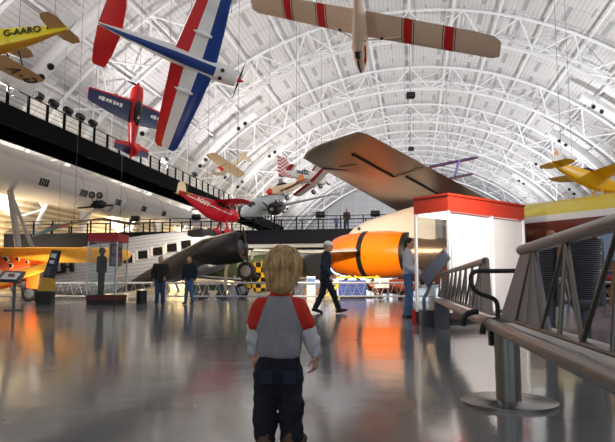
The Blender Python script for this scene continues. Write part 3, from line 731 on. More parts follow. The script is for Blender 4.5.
for q, w_ in ((-1.3, .02), (-.8, .16), (0, .24), (.8, .16), (1.3, .02)):
    c_ = p+le*q*.55-ju*q*.5; rings.append([c_+V((w_*math.cos(a), w_*math.sin(a), -.05*math.cos(a))) for a in [k*PI/5 for k in range(10)]])
b.loft(rings); b.build('tip_fairing', dsteel, wing_)
b = MB(); p = T+le*.4-O-ju*.12; b.fus([(-.3,.04,.04,0),(0,.14,.08,0),(.3,.04,.04,0)], 12); b.xform(Matrix.Translation(p+V((.35, -.45, -.05)))); b.build('navigation_light', red, wing_)
# fuselage
b = MB(); rings = []; fm = []
FN = 28
for t in (-32, -20, 0, 8, 12, 15, 17, 18):
    rr_ = 2.15*(1 if t <= 8 else math.sqrt(max(.01, 1-((t-8)/10.2)**2)))
    c_ = ju*t+V((.5, -.5, 4.55))
    side = V((ju.y, -ju.x, 0))
    rings.append([c_+side*(rr_*math.cos(2*PI*k/FN))+V((0, 0, rr_*1.0*math.sin(2*PI*k/FN))) for k in range(FN)])
def fz(i, j):
    z = math.sin(2*PI*(j+.5)/FN); return 0 if z > .5 else (1 if z > .33 else 2)
b.loft(rings, True, fz)
jy = mat('jet_yellow', (226, 208, 92), .35); jb = mat('jet_brown', (112, 44, 34), .35)
b.build('fuselage', [jy, white, jb], R)
# engine pods
nu = V((-.82, .572, 0)).normalized(); NC = at(372, 254.5, 37)-O
def pod(center, name):
    LEN = 5.2; nose = center+nu*LEN*.5
    b = MB(); b.lathe([(.25, .75), (.0, 1.0), (.12, 1.12), (.6, 1.28), (1.4, 1.4), (2.6, 1.47), (4.0, 1.45), (4.9, 1.36), (5.2, 1.3), (5.15, 1.2), (4.7, 1.1)], nose, -nu, 40); e = b.build(name, orange, R)
    b = MB(); b.lathe([(2.28, 1.455), (2.3, 1.5), (2.62, 1.5), (2.64, 1.46)], nose, -nu, 40); b.build('cowl_band', black, e)
    b = MB(); b.lathe([(4.95, 1.33), (5.12, 1.34), (5.36, 1.32), (5.36, 1.15), (4.9, 1.12)], nose, -nu, 40); b.build('exhaust_ring', black, e)
    b = MB(); b.lathe([(4.8, 1.1), (5.8, 1.0), (7.0, .85), (7.8, .68), (7.7, .6)], nose, -nu, 32); b.build('exhaust_cone', mat('bare_titanium', (150, 120, 100), .35, .7), e)
    b = MB(); b.lathe([(7.7, .62), (7.6, .1)], nose, -nu, 24); b.build('exhaust_outlet', black, e)
    side = V((nu.y, -nu.x, 0)); pz = nose
    prof = [(.8, 3.5), (1.0, 3.85), (1.5, 4.3), (2.3, 4.65), (3.6, 4.95), (5.4, 5.3), (7.0, 5.6)]
    rings = []
    for t, zt in prof:
        c_ = nose-nu*t; w_ = min(.52, .2+.22*t); zb = 3.3
        rings.append([V((c_.x, c_.y, 0))+side*(w_*x)+V((0, 0, zb+(zt-zb)*y)) for x, y in ((-1, 0), (-1, .6), (-.75, .88), (-.3, 1), (.3, 1), (.75, .88), (1, .6), (1, 0))])
    b = MB(); b.loft(rings); py = b.build('pylon', mat('pylon_white', (214, 200, 188), .35), R)
    c_ = nose-nu*2.0; b = MB(); b.lathe([(-.02, .11), (.04, .11)], V((c_.x, c_.y, 4.15))-side*.0+side*(-.52 if side.y > 0 else .52), (0, -1, 0), 14); b.build('port', black, py)
pod(NC, 'engine_pod')
pod(NC+V((4.4, 2.4, -.35)), 'engine_pod')
b = MB()
for dx, dy in ((0, 0), (1.5, -2.2), (6, -6)):
    b.tube([(dx+1.0, dy-3, .5), (dx+1.0, dy-3, 4.0)], .18, 10)
g_ = b.build('landing_gear', dsteel, R)
for dx, dy in ((0, 0), (1.5, -2.2), (6, -6)):
    for e in (-.4, .4): wheel(g_, (dx+1.0+e*ju.y, dy-3-e*ju.x, .55), .55, .32, rubber, chrome, (ju.y, -ju.x, 0))

# --- long white airliner fuselage beyond the walkway
R = thing('white_jetliner', 'long white pointed jet fuselage with dark vents raised behind the high walkway', 'airliner', HM @ Matrix.Translation((-29, 0, 0)))
wj = mat('airliner_white', (228, 216, 206), .35)
sec = [(20, 1.75, 8.95), (40, 1.75, 8.95), (52, 1.7, 9.0), (60, 1.5, 9.1), (68, 1.2, 9.25), (76, .9, 9.38), (84, .55, 9.5), (90, .25, 9.5), (93, .04, 9.45)]
def jr(y):
    for a, c in zip(sec, sec[1:]):
        if a[0] <= y <= c[0]:
            t = (y-a[0])/(c[0]-a[0]); return a[1]+(c[1]-a[1])*t, a[2]+(c[2]-a[2])*t
b = MB(); b.loft([[(r_*math.cos(2*PI*k/32), y, z+r_*math.sin(2*PI*k/32)) for k in range(32)] for y, r_, z in sec]); fu = b.build('fuselage', wj, R)
for px in (34, 76, 112, 140, 162):
    s, c = math.sin(AH), math.cos(AH); t = (px-307.5)/600; y = (-27.8*c+t*27.8*-s*-1*-1)/(t*c-s) if False else (-27.6*c-t*27.6*s)/(t*c-s)
    r_, z = jr(y); b = MB()
    for q in range(4):
        a = -.32; n_ = V((math.cos(a), 0, math.sin(a))); c_ = V((0, y+q*.3, z))+n_*(r_-.02)
        b.box((-.02, -.1, -.28), (.04, .1, .28), Matrix.Translation(c_) @ Matrix.Rotation(-a, 4, 'Y'))
    b.build('vent', black, fu, False)
b = MB()
for y in (46, 50, 54, 58, 63): 
    r_, z = jr(y); b.tube([(math.cos(a)*(r_+.004), y, z+math.sin(a)*(r_+.004)) for a in np.linspace(-1.4, 1.6, 18)], .018, 4)
b.build('panel_seam', grey, fu)
for y in (34, 38, 62):
    for dx in (-1.6, 1.6):
        b = MB(); b.tube([(dx*2.0, y-1.2, 0), (dx*.45, y, 7.6)], .22, 12); b.tube([(dx*2.0, y+1.8, 0), (dx*.45, y, 7.4)], .14, 10); b.build('support_strut', mat('strut_grey', (176, 168, 166), .5), R)
for s in (1, -1):
    b = MB(); b.wing([(s*1.2, 0, 0, 16, .03), (s*5.5, -11, 0, 5, .03)]); b.xform(Matrix.Translation((0, 36, 8.0)) @ Matrix.Rotation(PI/2, 4, 'Z')); b.build('wing', wj, R) if s > 0 and False else None

# --- corrugated silver trimotor
corr = wave_mat('corrugated_silver', (222, 222, 228), (196, 196, 204), 1.5, 'Z', .4, .35, .5)
P0, P1 = at(40, 275, 40), at(225, 252, 36)
fx = (P1-P0).normalized(); fy = V((0, 0, 1)).cross(fx).normalized(); fz_ = fx.cross(fy)
JM = Matrix((fx, fy, fz_)).transposed().to_4x4(); JM.translation = V((P0.x+(P1.x-P0.x)*.5, P0.y+(P1.y-P0.y)*.5, 0))
R = thing('corrugated_airliner', 'silver corrugated propeller airliner with square cabin windows and letters LH', 'airliner', JM)
Ji = JM.inverted()
def jl(px, py, Y): return Ji @ at(px, py, Y)
secs = [(6, 268, 284, 41, .4), (40, 258, 292, 40.2, .8), (80, 249, 296, 39.4, 1.1), (118, 240.5, 293, 38.6, 1.25), (150, 235.5, 287, 37.9, 1.3), (180, 232.5, 280, 37.2, 1.3), (200, 232, 275, 36.8, 1.25), (214, 236, 271, 36.5, 1.1), (226, 243, 265, 36.2, .8), (232, 249, 260, 36.1, .4)]
rings = []
for px, t_, bt, Y, hw in secs:
    a, c = jl(px, t_, Y), jl(px, bt, Y); m_ = (a+c)/2; h_ = (a.z-c.z)/2; ring = []
    for k in range(28):
        q = 2*PI*k/28; cc, ss = math.cos(q), math.sin(q); e = 2/4.
        ring.append((m_.x, m_.y+hw*math.copysign(abs(cc)**e, cc), m_.z+h_*math.copysign(abs(ss)**e, ss)))
    rings.append(ring)
b = MB(); b.loft(rings); fu = b.build('fuselage', corr, R)
ctr = []
for (px, t_, bt, Y, hw) in secs:
    m_ = (jl(px, t_, Y)+jl(px, bt, Y))/2; ctr.append((m_.x, m_.y-hw))
def on_side(px, py, out=.02):
    lo, hi = 28., 44.
    for _ in range(40):
        md = (lo+hi)/2; p = jl(px, py, md)
        if p.y > np.interp(p.x, [c[0] for c in ctr], [c[1] for c in ctr])-out: hi = md
        else: lo = md
    return jl(px, py, lo)
def near_y(px):
    for a, c in zip(secs, secs[1:]):
        if a[0] <= px <= c[0]:
            t = (px-a[0])/(c[0]-a[0]); return a[3]+(c[3]-a[3])*t-(a[4]+(c[4]-a[4])*t)
for px, py in ((128, 259), (143, 254.5), (158, 251), (172, 247.5), (186, 244.2)):
    c_ = on_side(px, py); b = MB(); b.box((-.3, -.05, -.24), (.3, .4, .22), Matrix.Translation(c_)); b.build('window', dark_win, fu, False)
    for q in (-.48, .36):
        b = MB(); b.box((q, -.06, -.3), (q+.12, .3, .28), Matrix.Translation(c_)); b.build('window_frame', plate_white, fu, False)
b = MB(); b.box((-.5, -1.0, -.2), (.5, .9, .22), Matrix.Translation(jl(203, 234.5, 36.6))); b.build('cockpit_glazing', dark_win, R, False)
c_ = on_side(64, 268, .06); text_mesh('lettering', 'LH', .98, Matrix.Translation(c_) @ Matrix.Rotation(PI/2, 4, 'X'), black, fu, .2, sx=1.4)
U = [(116, 291, 36.4), (140, 276, 34.6), (168, 259, 33.2), (203, 240, 32), (237, 232, 31)]; L_ = [(117.5, 293, 36.5), (140, 288, 36.3), (168, 279, 36), (205, 263, 35.4), (226, 250, 34)]
rings = []
for u_, l_ in zip(U, L_):
    a, c = jl(*u_), jl(*l_); m_ = (a+c)/2; d = (a-c)/2; nn = V((0, -.5, .85)); nn = (nn-d.normalized()*nn.dot(d.normalized())).normalized(); th = min(.32, d.length*.22)
    rings.append([m_+d*math.cos(q)+nn*th*math.sin(q) for q in [2*PI*k/20 for k in range(20)]])
b = MB(); b.loft(rings); b.build('wing', mat('wing_grey', (112, 106, 102), .42, .35), R)
ax = V((.93, -.32, .16)).normalized(); c_ = jl(231, 249, 31.6)
ax = (Ji.to_3x3() @ ax).normalized()
b = MB(); b.lathe([(-2.4, .12), (-1.7, .5), (-.9, .72), (0, .8), (.5, .8), (.68, .72), (.66, .5), (.4, .45)], c_, ax, 28); e_ = b.build('engine_cowl', black, R)
b = MB(); b.lathe([(.3, .5), (.6, .42), (.7, .14), (.95, .12), (1.0, .02)], c_, ax, 20); b.build('engine_hub', dsteel, e_)
for k in range(2):
    b = MB(); q = c_+ax*.85; d = V((-.2, .35, .93))*(1 if k == 0 else -1); b.tube([q, q+d*.7, q+d*1.15], [.05, .09, .03], 6); b.build('propeller_blade', black, R)
b = MB(); b.tube([jl(228, 262, 32), jl(226, 270, 32), jl(225, 299, 32.3)], [.1, .09, .09], 8); b.tube([jl(233, 256, 32), jl(226, 268, 32)], .12, 8); lg = b.build('gear_leg', cream, R)
p = jl(225, 0, 32.3); wheel(R, (p.x, p.y, -JM.translation.z+.5), .5, .25)
p = jl(22, 0, 40.6); b = MB(); b.tube([jl(22, 280, 40.6), (p.x, p.y, .2)], .1, 8); b.build('tail_gear', dsteel, R); wheel(R, (p.x, p.y, .28), .28, .15)
b = MB(); b.wing([(0, -9.0, 0, 2.6, .1), (2.0, -9.8, 0, 1.4, .1)], vert=True); b.xform(Matrix.Translation((0, 0, 1.6))); b.build('fin', corr, R)
# ================================================================ THINGS ON THE FLOOR
# --- tall glass case on the right (red cap)
def glass_case(R, lx, ly, hz, cap_h, base_h, mull_front=(), cap=case_red, base=case_red, post=.035):
    b = MB(); b.box((0, 0, hz-cap_h), (lx, ly, hz)); b.box((-.02, -.02, hz-.03), (lx+.02, ly+.02, hz+.01)); b.build('cap', cap, R, False)
    b = MB(); b.box((.02, .02, 0), (lx-.02, ly-.02, base_h*.55)); b.build('plinth', black, R, False)
    b = MB(); b.box((0, 0, base_h*.5), (lx, ly, base_h)); b.build('base', base, R, False)
    for x, y in [(0, 0), (lx-post, 0), (0, ly-post), (lx-post, ly-post)]+[(m*lx, 0) for m in mull_front]+[(m*lx, ly-post) for m in mull_front]:
        b = MB(); b.box((x, y, base_h), (x+post, y+post, hz-cap_h)); b.build('post', plate_white, R, False)
    for n, lo, hi in (('p', (0, .008, base_h), (lx, .014, hz-cap_h)), ('p', (0, ly-.014, base_h), (lx, ly-.008, hz-cap_h)), ('p', (.008, 0, base_h), (.014, ly, hz-cap_h)), ('p', (lx-.014, 0, base_h), (lx-.008, ly, hz-cap_h))):
        b = MB(); b.box(lo, hi); b.build('glass_pane', glass, R, False)
N = at(450, 285, 10.43); Rt = at(527, 285, 12.0); ex = V((Rt.x-N.x, Rt.y-N.y, 0)); LX = ex.length; ex.normalize(); ey = V((-ex.y, ex.x, 0))
M = Matrix((ex, ey, V((0, 0, 1)))).transposed().to_4x4(); M.translation = V((N.x, N.y, 0))
R = thing('display_case', 'large glass display case with orange red cap and pale back panels', 'display case', M)
LY = .78; glass_case(R, LX, LY, 2.30, .30, .22, (.54,), mat('orange_red_cap', (172, 44, 22), .45), mat('case_base_dark', (58, 40, 38), .5), post=.045)
pinkw = mat('backing_board', (240, 226, 222), .7)
for a, c in ((.05, .54), (.56, .985)):
    b = MB(); b.box((LX*a+.02, .05, .24), (LX*c-.01, .075, 1.985)); b.build('back_panel', pinkw, R, False)
b = MB(); b.box((.06, .1, 1.955), (LX-.06, LY-.06, 1.995)); b.build('light_tray', mat('case_light', (255, 246, 236), .5, 0, 0, 1, 0, .5, 2.2), R, False)
b = MB(); b.box((.02, LY+.0, 0), (.12, LY+.1, .25)); b.build('foot', case_red, R, False)

# --- case on the left with a dark flight suit
M = Matrix.Translation(V((gx(87.5, 21.6), 21.6, 0))) @ Matrix.Rotation(math.radians(-3), 4, 'Z')
R = thing('display_case', 'slim glass display case with red cap holding a black flight suit', 'display case', M)
glass_case(R, 1.1, 1.1, 2.55, .28, .34, (), mat('crimson_cap', (176, 30, 44), .4), mat('oxblood_base', (92, 22, 22), .4), .04)
def suit():
    t = thing('flight_suit', 'black flight suit on a stand inside the slim glass case', 'flight suit', M @ Matrix.Translation((.36, .45, .34)) @ Matrix.Rotation(math.radians(75), 4, 'Z'))
    pr = [('c', (0,0,.75), (0,0,1.25), .11, .15, .05), ('c', (-.14,0,1.35), (.14,0,1.35), .07, .07, .06), ('c', (-.07,0,.05), (-.06,0,.75), .06, .09, .04), ('c', (.07,0,.05), (.06,0,.75), .06, .09, .04),
          ('c', (-.2,0,1.33), (-.23,0,.85), .06, .045, .04), ('c', (.2,0,1.33), (.23,0,.85), .06, .045, .04), ('c', (0,0,1.4), (0,0,1.47), .06, .06, .04)]
    sdf_obj('suit', pr, .02, mat('black_leather', (16, 14, 15), .7, 0, .06, 6, 0, .2), t)
    b = MB(); b.lathe([(0, .16), (.02, .16), (.03, .02), (.1, .02)], (0, 0, 0), n=16); b.build('stand', black, t)
    sdf_obj('helmet', [('e', (0, 0, 1.6), (.11, .13, .13), .01)], .018, mat('brown_leather', (90, 44, 28), .4), t)
suit()
def flat_panel(name, label, cat, M, w, h, d, m_frame, m_face, face=(.04, .04)):
    t = thing(name, label, cat, M)
    b = MB(); b.box((-w/2, -d/2, 0), (w/2, d/2, h)); b.build('frame', m_frame, t, False)
    b = MB(); b.box((-w/2+face[0], -d/2-.008, face[1]), (w/2-face[0], -d/2+.002, h-face[1])); b.build('card', m_face, t, False); return t
t = thing('photo_panel', 'dark framed photo panel standing in the slim glass case behind the black suit', 'panel', M @ Matrix.Translation((.72, .85, .34)))
b = MB(); b.box((-.02, -.02, 0), (.02, .02, 1.1)); b.build('post', chrome, t, False)
b = MB(); b.box((-.24, -.02, 1.05), (.24, .02, 1.9)); b.build('board', mat('panel_mauve', (104, 92, 108), .5), t, False)
b = MB(); b.box((-.16, -.03, 1.12), (.16, -.015, 1.42)); b.box((-.14, -.03, 1.55), (.05, -.015, 1.8)); b.build('photograph', mat('photo_grey', (150, 140, 146), .5), t, False)

# --- black cylinder uplights on the floor
def floor_lamp(label, x, y, r, h):
    t = thing('floor_uplight', label, 'uplight', V((x, y, 0)), 'black floor uplights')
    b = MB(); b.lathe([(0, r), (h, r), (h, r*.85), (h-.06, r*.8)], n=22); b.build('housing', black, t)
    b = MB(); b.lathe([(h-.05, r*.8), (h-.03, r*.3)], n=18); b.build('lens', lamp_on, t)
floor_lamp('black cylinder uplight on the floor below the tilted information panel', gx(42.5, 24.5), 24.5, .22, .5)
floor_lamp('black cylinder uplight on the floor beside the man in the black jacket', gx(143, 23), 23, .2, .5)

# --- information panel and reading rail at the left
Y = 21.5
t = thing('information_panel', 'tall tilted black information panel on a yellow stand', 'sign', V((gx(48, Y), Y, 0)))
def L(px, py, Yd=Y): return at(px, py, Yd)-t.location
bl = mat('panel_blue_black', (32, 38, 56), .4); yst = mat('stand_yellow', (218, 168, 62), .5)
b = MB(); b.prism([L(42.5, 277), L(51.5, 250), L(59.5, 250.5), L(52.5, 278.5)], (.03, .12, 0)); b.build('board', bl, t, False)
b = MB(); b.prism([L(50.3, 257, Y-.015), L(51.5, 253.5, Y-.015), L(56.8, 253.8, Y-.015), L(55.4, 258.5, Y-.015)], (0, .02, 0)); b.prism([L(49, 263, Y-.015), L(49.8, 260, Y-.015), L(54.5, 260.5, Y-.015), L(53.6, 264, Y-.015)], (0, .02, 0)); b.build('picture', plate_white, t, False)
b = MB()
for k in range(5): b.prism([L(46.5-k*.5, 267+k*1.8, Y-.015), L(51.5-k*.5, 267.6+k*1.8, Y-.015), L(51.3-k*.5, 268.1+k*1.8, Y-.015), L(46.3-k*.5, 267.5+k*1.8, Y-.015)], (0, .018, 0))
b.build('text_line', grey, t, False)
b = MB(); b.prism([L(37.5, 291), L(42.5, 277), L(52.5, 278.5), L(51.5, 292.5)], (0, .25, 0)); b.build('skirt', yst, t, False)
b = MB(); b.box((-.32, -.05, 0), (.2, .3, .48)); b.build('base', black, t, False)
Y = 16.5
t = thing('reading_rail', 'slanted grey reading rail sign with white card in front of the orange airplane', 'sign', V((gx(12, Y), Y, 0)))
b = MB(); b.prism([L(-6, 280, Y), L(4, 270.5, Y+.5), L(25.5, 271.5, Y+.5), L(19, 281.5, Y)], (0, .03, -.05)); b.build('tray', dsteel, t, False)
b = MB(); b.prism([L(0, 279, Y-.02), L(6, 272.6, Y+.38), L(21, 273.4, Y+.38), L(16, 279.6, Y-.02)], (0, 0, .012)); b.build('card', plate_white, t, False)
b = MB(); b.prism([L(8, 276.2, Y+.1), L(9.5, 275, Y+.2), L(15, 275.4, Y+.2), L(13.6, 276.8, Y+.1)], (0, 0, .05)); b.build('picture', mat('card_picture', (150, 96, 84), .6), t, False)
b = MB(); b.tube([(.0, .25, 0), (.0, .25, .78)], .04, 8); b.lathe([(0, .25), (.03, .25)], (0, .25, 0), n=20); b.build('pedestal', dsteel, t)

# --- yellow airplane with orange painted nose
Y = 26
R = thing('yellow_orange_airplane', 'yellow airplane with long rounded wing and orange nose with dark painted spots', 'airplane', V((gx(20, Y), Y, 0)))
yo = mat('warm_yellow', (240, 178, 60), .4); oo = mat('burnt_orange', (206, 84, 16), .4)
def L2(px, py, Yd): return at(px, py, Yd)-R.location
rings = []
for px, k in ((-40, 1), (20, 1), (80, 1), (112, .96), (124, .8), (129, .5), (131, .15)):
    a, c = L2(px, 255-7.2*k, Y-.9*k), L2(px, 255+7.4*k, Y+.9*k); m_ = (a+c)/2; d = (a-c)/2; nn = V((0, .55, .8)); th = .13*k
    rings.append([m_+d*math.cos(q)+nn*th*math.sin(q) for q in [2*PI*j/18 for j in range(18)]])
b = MB(); b.loft(rings); b.build('wing', yo, R)
b = MB(); b.prism([L2(-12, 290, Y-1.1), L2(-12, 279, Y-1.1), L2(54, 260.5, Y-1.1), L2(58, 262, Y-1.1), L2(52, 268, Y-1.1)], (0, .12, 0)); b.build('wing_strut', yo, R, False)
c_ = L2(-14, 270, Y+.3); ax = (L2(54, 266, Y+.6)-c_); LN = ax.length
b = MB(); b.lathe([(-1.2, 1.0), (0, .98), (LN*.3, .85), (LN*.55, .6), (LN*.8, .28), (LN, .03)], c_, ax, 28); bo = b.build('fuselage', oo, R)
axn = ax.normalized()
for px, py, r_ in ((8, 260, .13), (17.5, 259.5, .09), (3, 272, .12), (26, 262, .06), (13, 266, .1)):
    p = L2(px, py, Y); f = (p-c_).dot(axn)/LN; rr_ = np.interp(f, [0, .3, .55, .8, 1], [.98, .85, .6, .28, .03]); cc = c_+axn*(f*LN); dz = p.z-cc.z
    yy = cc.y-math.sqrt(max(.005, rr_*rr_-dz*dz))-.0; b = MB(); b.lathe([(-.06, r_*1.35), (.012, r_*1.35)], V((p.x, yy, p.z)), (0, -1, 0), 14); o = b.build('spot', cream, bo)
    b = MB(); b.lathe([(-.06, r_), (.022, r_)], V((p.x, yy, p.z)), (0, -1, 0), 14); b.build('spot_centre', black, o)
b = MB(); b.prism([L2(26, 288, Y-.3), L2(27, 279, Y-.3), L2(34, 269, Y-.3), L2(40, 270, Y-.3), L2(37, 289, Y-.3)], (0, .1, 0)); b.build('wheel_fairing', oo, R, False)
wheel(R, tuple(L2(30, 290, Y-.1)[:2])+(.34,), .34, .2)
wheel(R, tuple(L2(-16, 290, Y-.1)[:2])+(.34,), .34, .2)
b = MB(); b.tube([L2(30, 289, Y), c_+axn*1.5], .06, 6); b.tube([L2(-16, 289, Y), c_], .06, 6); b.build('gear_leg', dsteel, R)
b = MB(); b.tube([c_+axn*.6+V((0, 0, .8)), L2(5, 256, Y)], .06, 6); b.tube([c_+axn*2+V((0, 0, .5)), L2(70, 255, Y)], .05, 6); b.build('strut', yo, R)

# --- low lattice barriers
barrier_steel = mat('pale_barrier_steel', (192, 192, 200), .35, .2)
def barrier(label, p0, p1, h=.80, nb=6, m=barrier_steel, group='silver lattice barriers', plate=False):
    p0, p1 = V(p0), V(p1); d = p1-p0; Ln = d.length; ang = math.atan2(d.y, d.x)
    t = thing('lattice_barrier', label, 'barrier', Matrix.Translation(p0) @ Matrix.Rotation(ang, 4, 'Z'), group)
    b = MB(); b.tube([(0, 0, h), (Ln, 0, h)], .05, 8); b.build('top_rail', m, t)
    b = MB(); b.tube([(0, -.05, .16), (Ln, -.05, .16)], .04, 8); b.tube([(0, .1, .16), (Ln, .1, .16)], .04, 8); b.build('bottom_rail', m, t)
    b = MB(); z = [(i*Ln/(2*nb), 0, .18 if i % 2 == 0 else h-.02) for i in range(2*nb+1)]; b.tube(z, .024, 5); b.build('lattice', m, t)
    for x in (.12, Ln-.12):
        b = MB(); b.tube([(x, .02, .02), (x, .02, .2)], .05, 8); b.lathe([(0, .2), (.025, .2)], (x, .02, 0), n=16); b.build('foot', m, t)
    return t
bl_ = ['below the orange nosed airplane at the left edge', 'between the yellow panel stand and the slim glass case', 'just to the right of the slim glass case', 'behind the man in the black jacket', 'behind and to the right of the man in the navy sweater', 'to the left of the child, below the camouflaged airplane', 'behind the child and the walking man', 'under the orange engine pod', 'at the foot of the white jacket man']
for i in range(8):
    xa, xb = gx(-8+i*55.5, 29), gx(-8+(i+1)*55.5-1.5, 29)
    barrier('silver lattice barrier '+bl_[i], (xa, 29+.15*math.sin(i), 0), (xb, 29+.15*math.sin(i+1), 0))
barrier('silver lattice barrier beyond the dark ribbed ducts at the right edge', (gx(548, 25), 25, 0), (gx(640, 24), 24, 0), group='silver lattice barriers')
# blue and red low bands behind it
for n, c, z0, lab in (('barrier_band', royal, .98, 'blue banded rope barrier behind the right hand lattice barrier'),):
    t = thing('banded_barrier', 'low barrier with blue and red bands beyond the steel railing at the right edge', 'barrier', V((gx(585, 27), 27, 0)))
    b = MB(); b.box((0, -.03, 1.16), (4, .03, 1.42)); b.build('blue_band', mat('band_blue', (44, 70, 168), .4), t, False)
    b = MB(); b.box((0, -.03, .95), (4, .03, 1.12)); b.build('red_band', mat('band_red', (190, 44, 60), .4), t, False)
    for x in (.1, 3.9): b = MB(); b.tube([(x, 0, 0), (x, 0, 1.42)], .05, 8); b.lathe([(0, .2), (.03, .2)], (x, 0, 0), n=16); b.build('post', chrome, t)

# --- foreground steel railing with bench beam
rail = mat('railing_steel', (122, 118, 114), .3, .85, .1, 20); plate = mat('end_plate_grey', (136, 136, 146), .4, .3); blk = mat('matt_black_rubber', (26, 27, 30), .5)
RM = Matrix.Rotation(-math.radians(9.0), 4, 'Z')
def rail_unit(label, y0, y1, nweb, plates, t0, t1, xw=.52, xt=.62, zb=.462, zt=.882):
    t = thing('truss_railing', label, 'railing', RM @ Matrix.Translation((0, y0, 0)), 'steel truss railings in the foreground'); Ln = y1-y0
    t0 -= y0; t1 -= y0
    b = MB(); b.tube([(xt, t0, zt), (xt, t1, zt)], .027, 16); b.build('top_tube', rail, t)
    for x in (xw, xw+.18):
        b = MB(); b.tube([(x, 0, zb), (x, Ln, zb)], .034, 16); b.build('beam_tube', rail, t)
    b = MB(); b.box((xw+.03, 0, zb-.015), (xw+.15, Ln, zb+.012)); b.build('beam_plate', rail, t, False)
    xb = xw+.06; nb = nweb; TL = t1-t0
    b = MB(); b.tube([(xb, t0, zb+.045), (xb, t1, zb+.045)], .01, 8); b.build('web_rail', rail, t)
    for i in range(nb):
        ya, yb = t0+TL*i/nb, t0+TL*(i+1)/nb; ym = (ya+yb)/2
        for p, q in (((xb, ya, zb+.045), (xt, ym, zt)), ((xt, ym, zt), (xb, yb, zb+.045)), ((xb, ym, zb+.045), (xt, ym, zt))):
            b = MB(); b.tube([p, q], .0095, 8); b.build('web_bar', rail, t)
    for yb0, yb1, yc, rc in plates:
        yb0 -= y0; yb1 -= y0; yc -= y0
        def pt(y, z): return (xb+(xt-xb)*(z-zb)/(zt-zb)-.004, y, z)
        pts = [pt(yb0, zb+.035), pt(yb1, zb+.035)]
        s_ = 1 if yb1 > yb0 else -1
        pts += [pt(yc+s_*rc*math.cos(a), zt-.01+min(rc, .06)*.6*math.sin(a)) for a in np.linspace(0, PI, 8)]
        b = MB(); b.prism(pts, (.012, 0, 0)); pl_ = b.build('end_plate', plate, t, False)
        b = MB(); b.lathe([(-.012, .009), (.004, .009)], pt(yc, zt-.005), (-1, 0, 0), 10); b.build('bolt', blk, pl_)
    return t
nr = rail_unit('nearest steel truss railing, running out of the picture at the right edge', .95, 3.86, 4, ((2.57, 3.84, 3.14, .16),), .95, 3.3)
fr_ = rail_unit('steel truss railing beyond the black armrest, running back to the large glass case', 4.15, 10.5, 10, ((4.2, 5.7, 4.72, .16), (9.9, 9.2, 9.6, .12)), 4.72, 10.4)
def pillar(t, y, r=.073, rb=.28):
    b = MB(); b.lathe([(.02, r), (.43, r)], (.61, y, 0), n=32); b.build('pillar', chrome, t)
    b = MB(); b.lathe([(0, rb), (.018, rb), (.024, rb-.01)], (.61, y, 0), n=48); b.build('base_disc', chrome, t)
pillar(nr, 3.80-.95); pillar(nr, 1.70-.95)
b = MB(); b.box((.5, 5.7, 0), (.72, 6.2, .43)); b.build('foot_box', dsteel, fr_, False)
# seat end between the two railings with black tubular armrest
t = thing('armrest', 'black tubular armrest bolted to the end of the bench beam between the two steel railings', 'armrest', RM @ Matrix.Translation((.52, 3.84, 0)))
HMi = t.matrix_world.inverted()
def LA(px, py, Yd): return HMi @ at(px, py, Yd)
pts = [LA(530, 270.5, 3.86), LA(500, 271, 3.84), LA(480, 271, 3.82), LA(473.5, 272.5, 3.80), LA(471, 277, 3.79), LA(471.5, 284, 3.78), LA(475, 290, 3.77), LA(481, 294, 3.77), LA(490, 297, 3.77), LA(495.5, 300.5, 3.77), LA(497.5, 306, 3.77), LA(498, 318, 3.77)]
def smooth_path(p, n=4):
    o = []; m = len(p)
    for i in range(m-1):
        a, b_, c, d = p[max(i-1, 0)], p[i], p[i+1], p[min(i+2, m-1)]
        for k in range(n):
            u = k/n; o.append(b_*(1-0)*1 + ((c-a)*u + (a*2-b_*5+c*4-d)*u*u + (b_*3-a-c*3+d)*u**3)*.5)
    o.append(p[-1]); return o
b = MB(); b.tube(smooth_path(pts), .0145, 12); b.build('armrest_tube', blk, t)
for dx, y0_ in ((0, 3.75), (-.0, 4.0)):
    pts = [LA(p, q, y0_) for p, q in (((504, 319.5), (494, 320.5), (487, 322), (483.5, 326), (482.5, 334)) if y0_ < 3.9 else ((478, 311.5), (471, 312.5), (466, 315), (464, 319), (464, 326)))]
    b = MB(); b.tube(smooth_path(pts), .019, 12); b.build('edge_strap', blk, t)
b = MB(); b.box((-.01, 0, .43), (.2, .32, .49)); b.build('seat_end', rail, t, False)
b = MB(); b.tube([(0, 0, .462), (0, .32, .462)], .04, 14); b.build('seat_nose', rail, t)
b = MB(); b.box((.0, .02, .33), (.05, .1, .42)); b.build('bracket', blk, t, False)

# tilted grey label box by the end of the far railing
t = thing('tilted_sign', 'grey tilted sign box beside the large glass case at the far end of the railing', 'sign', V((gx(425, 10.2), 10.2, 0)))
def L3(px, py, Yd=10.2): return at(px, py, Yd)-t.location
b = MB(); b.prism([L3(420, 275), L3(443, 249), L3(449.5, 259.5), L3(427, 287)], (.05, .1, .02)); b.build('board', mat('sign_slate', (66, 70, 82), .7, 0, .06, 6, 0, .2), t, False)
b = MB(); b.tube([L3(436, 270, 10.27), L3(427, 293, 10.27), L3(424, 298, 10.27)], .03, 8); b.tube([L3(424, 298, 10.27), (L3(424, 298, 10.27).x, .07, .0)], .03, 8); b.build('bracket', dsteel, t)
b = MB(); b.box((-.09, -.05, 0), (.16, .22, .28)); b.build('base', dsteel, t, False)

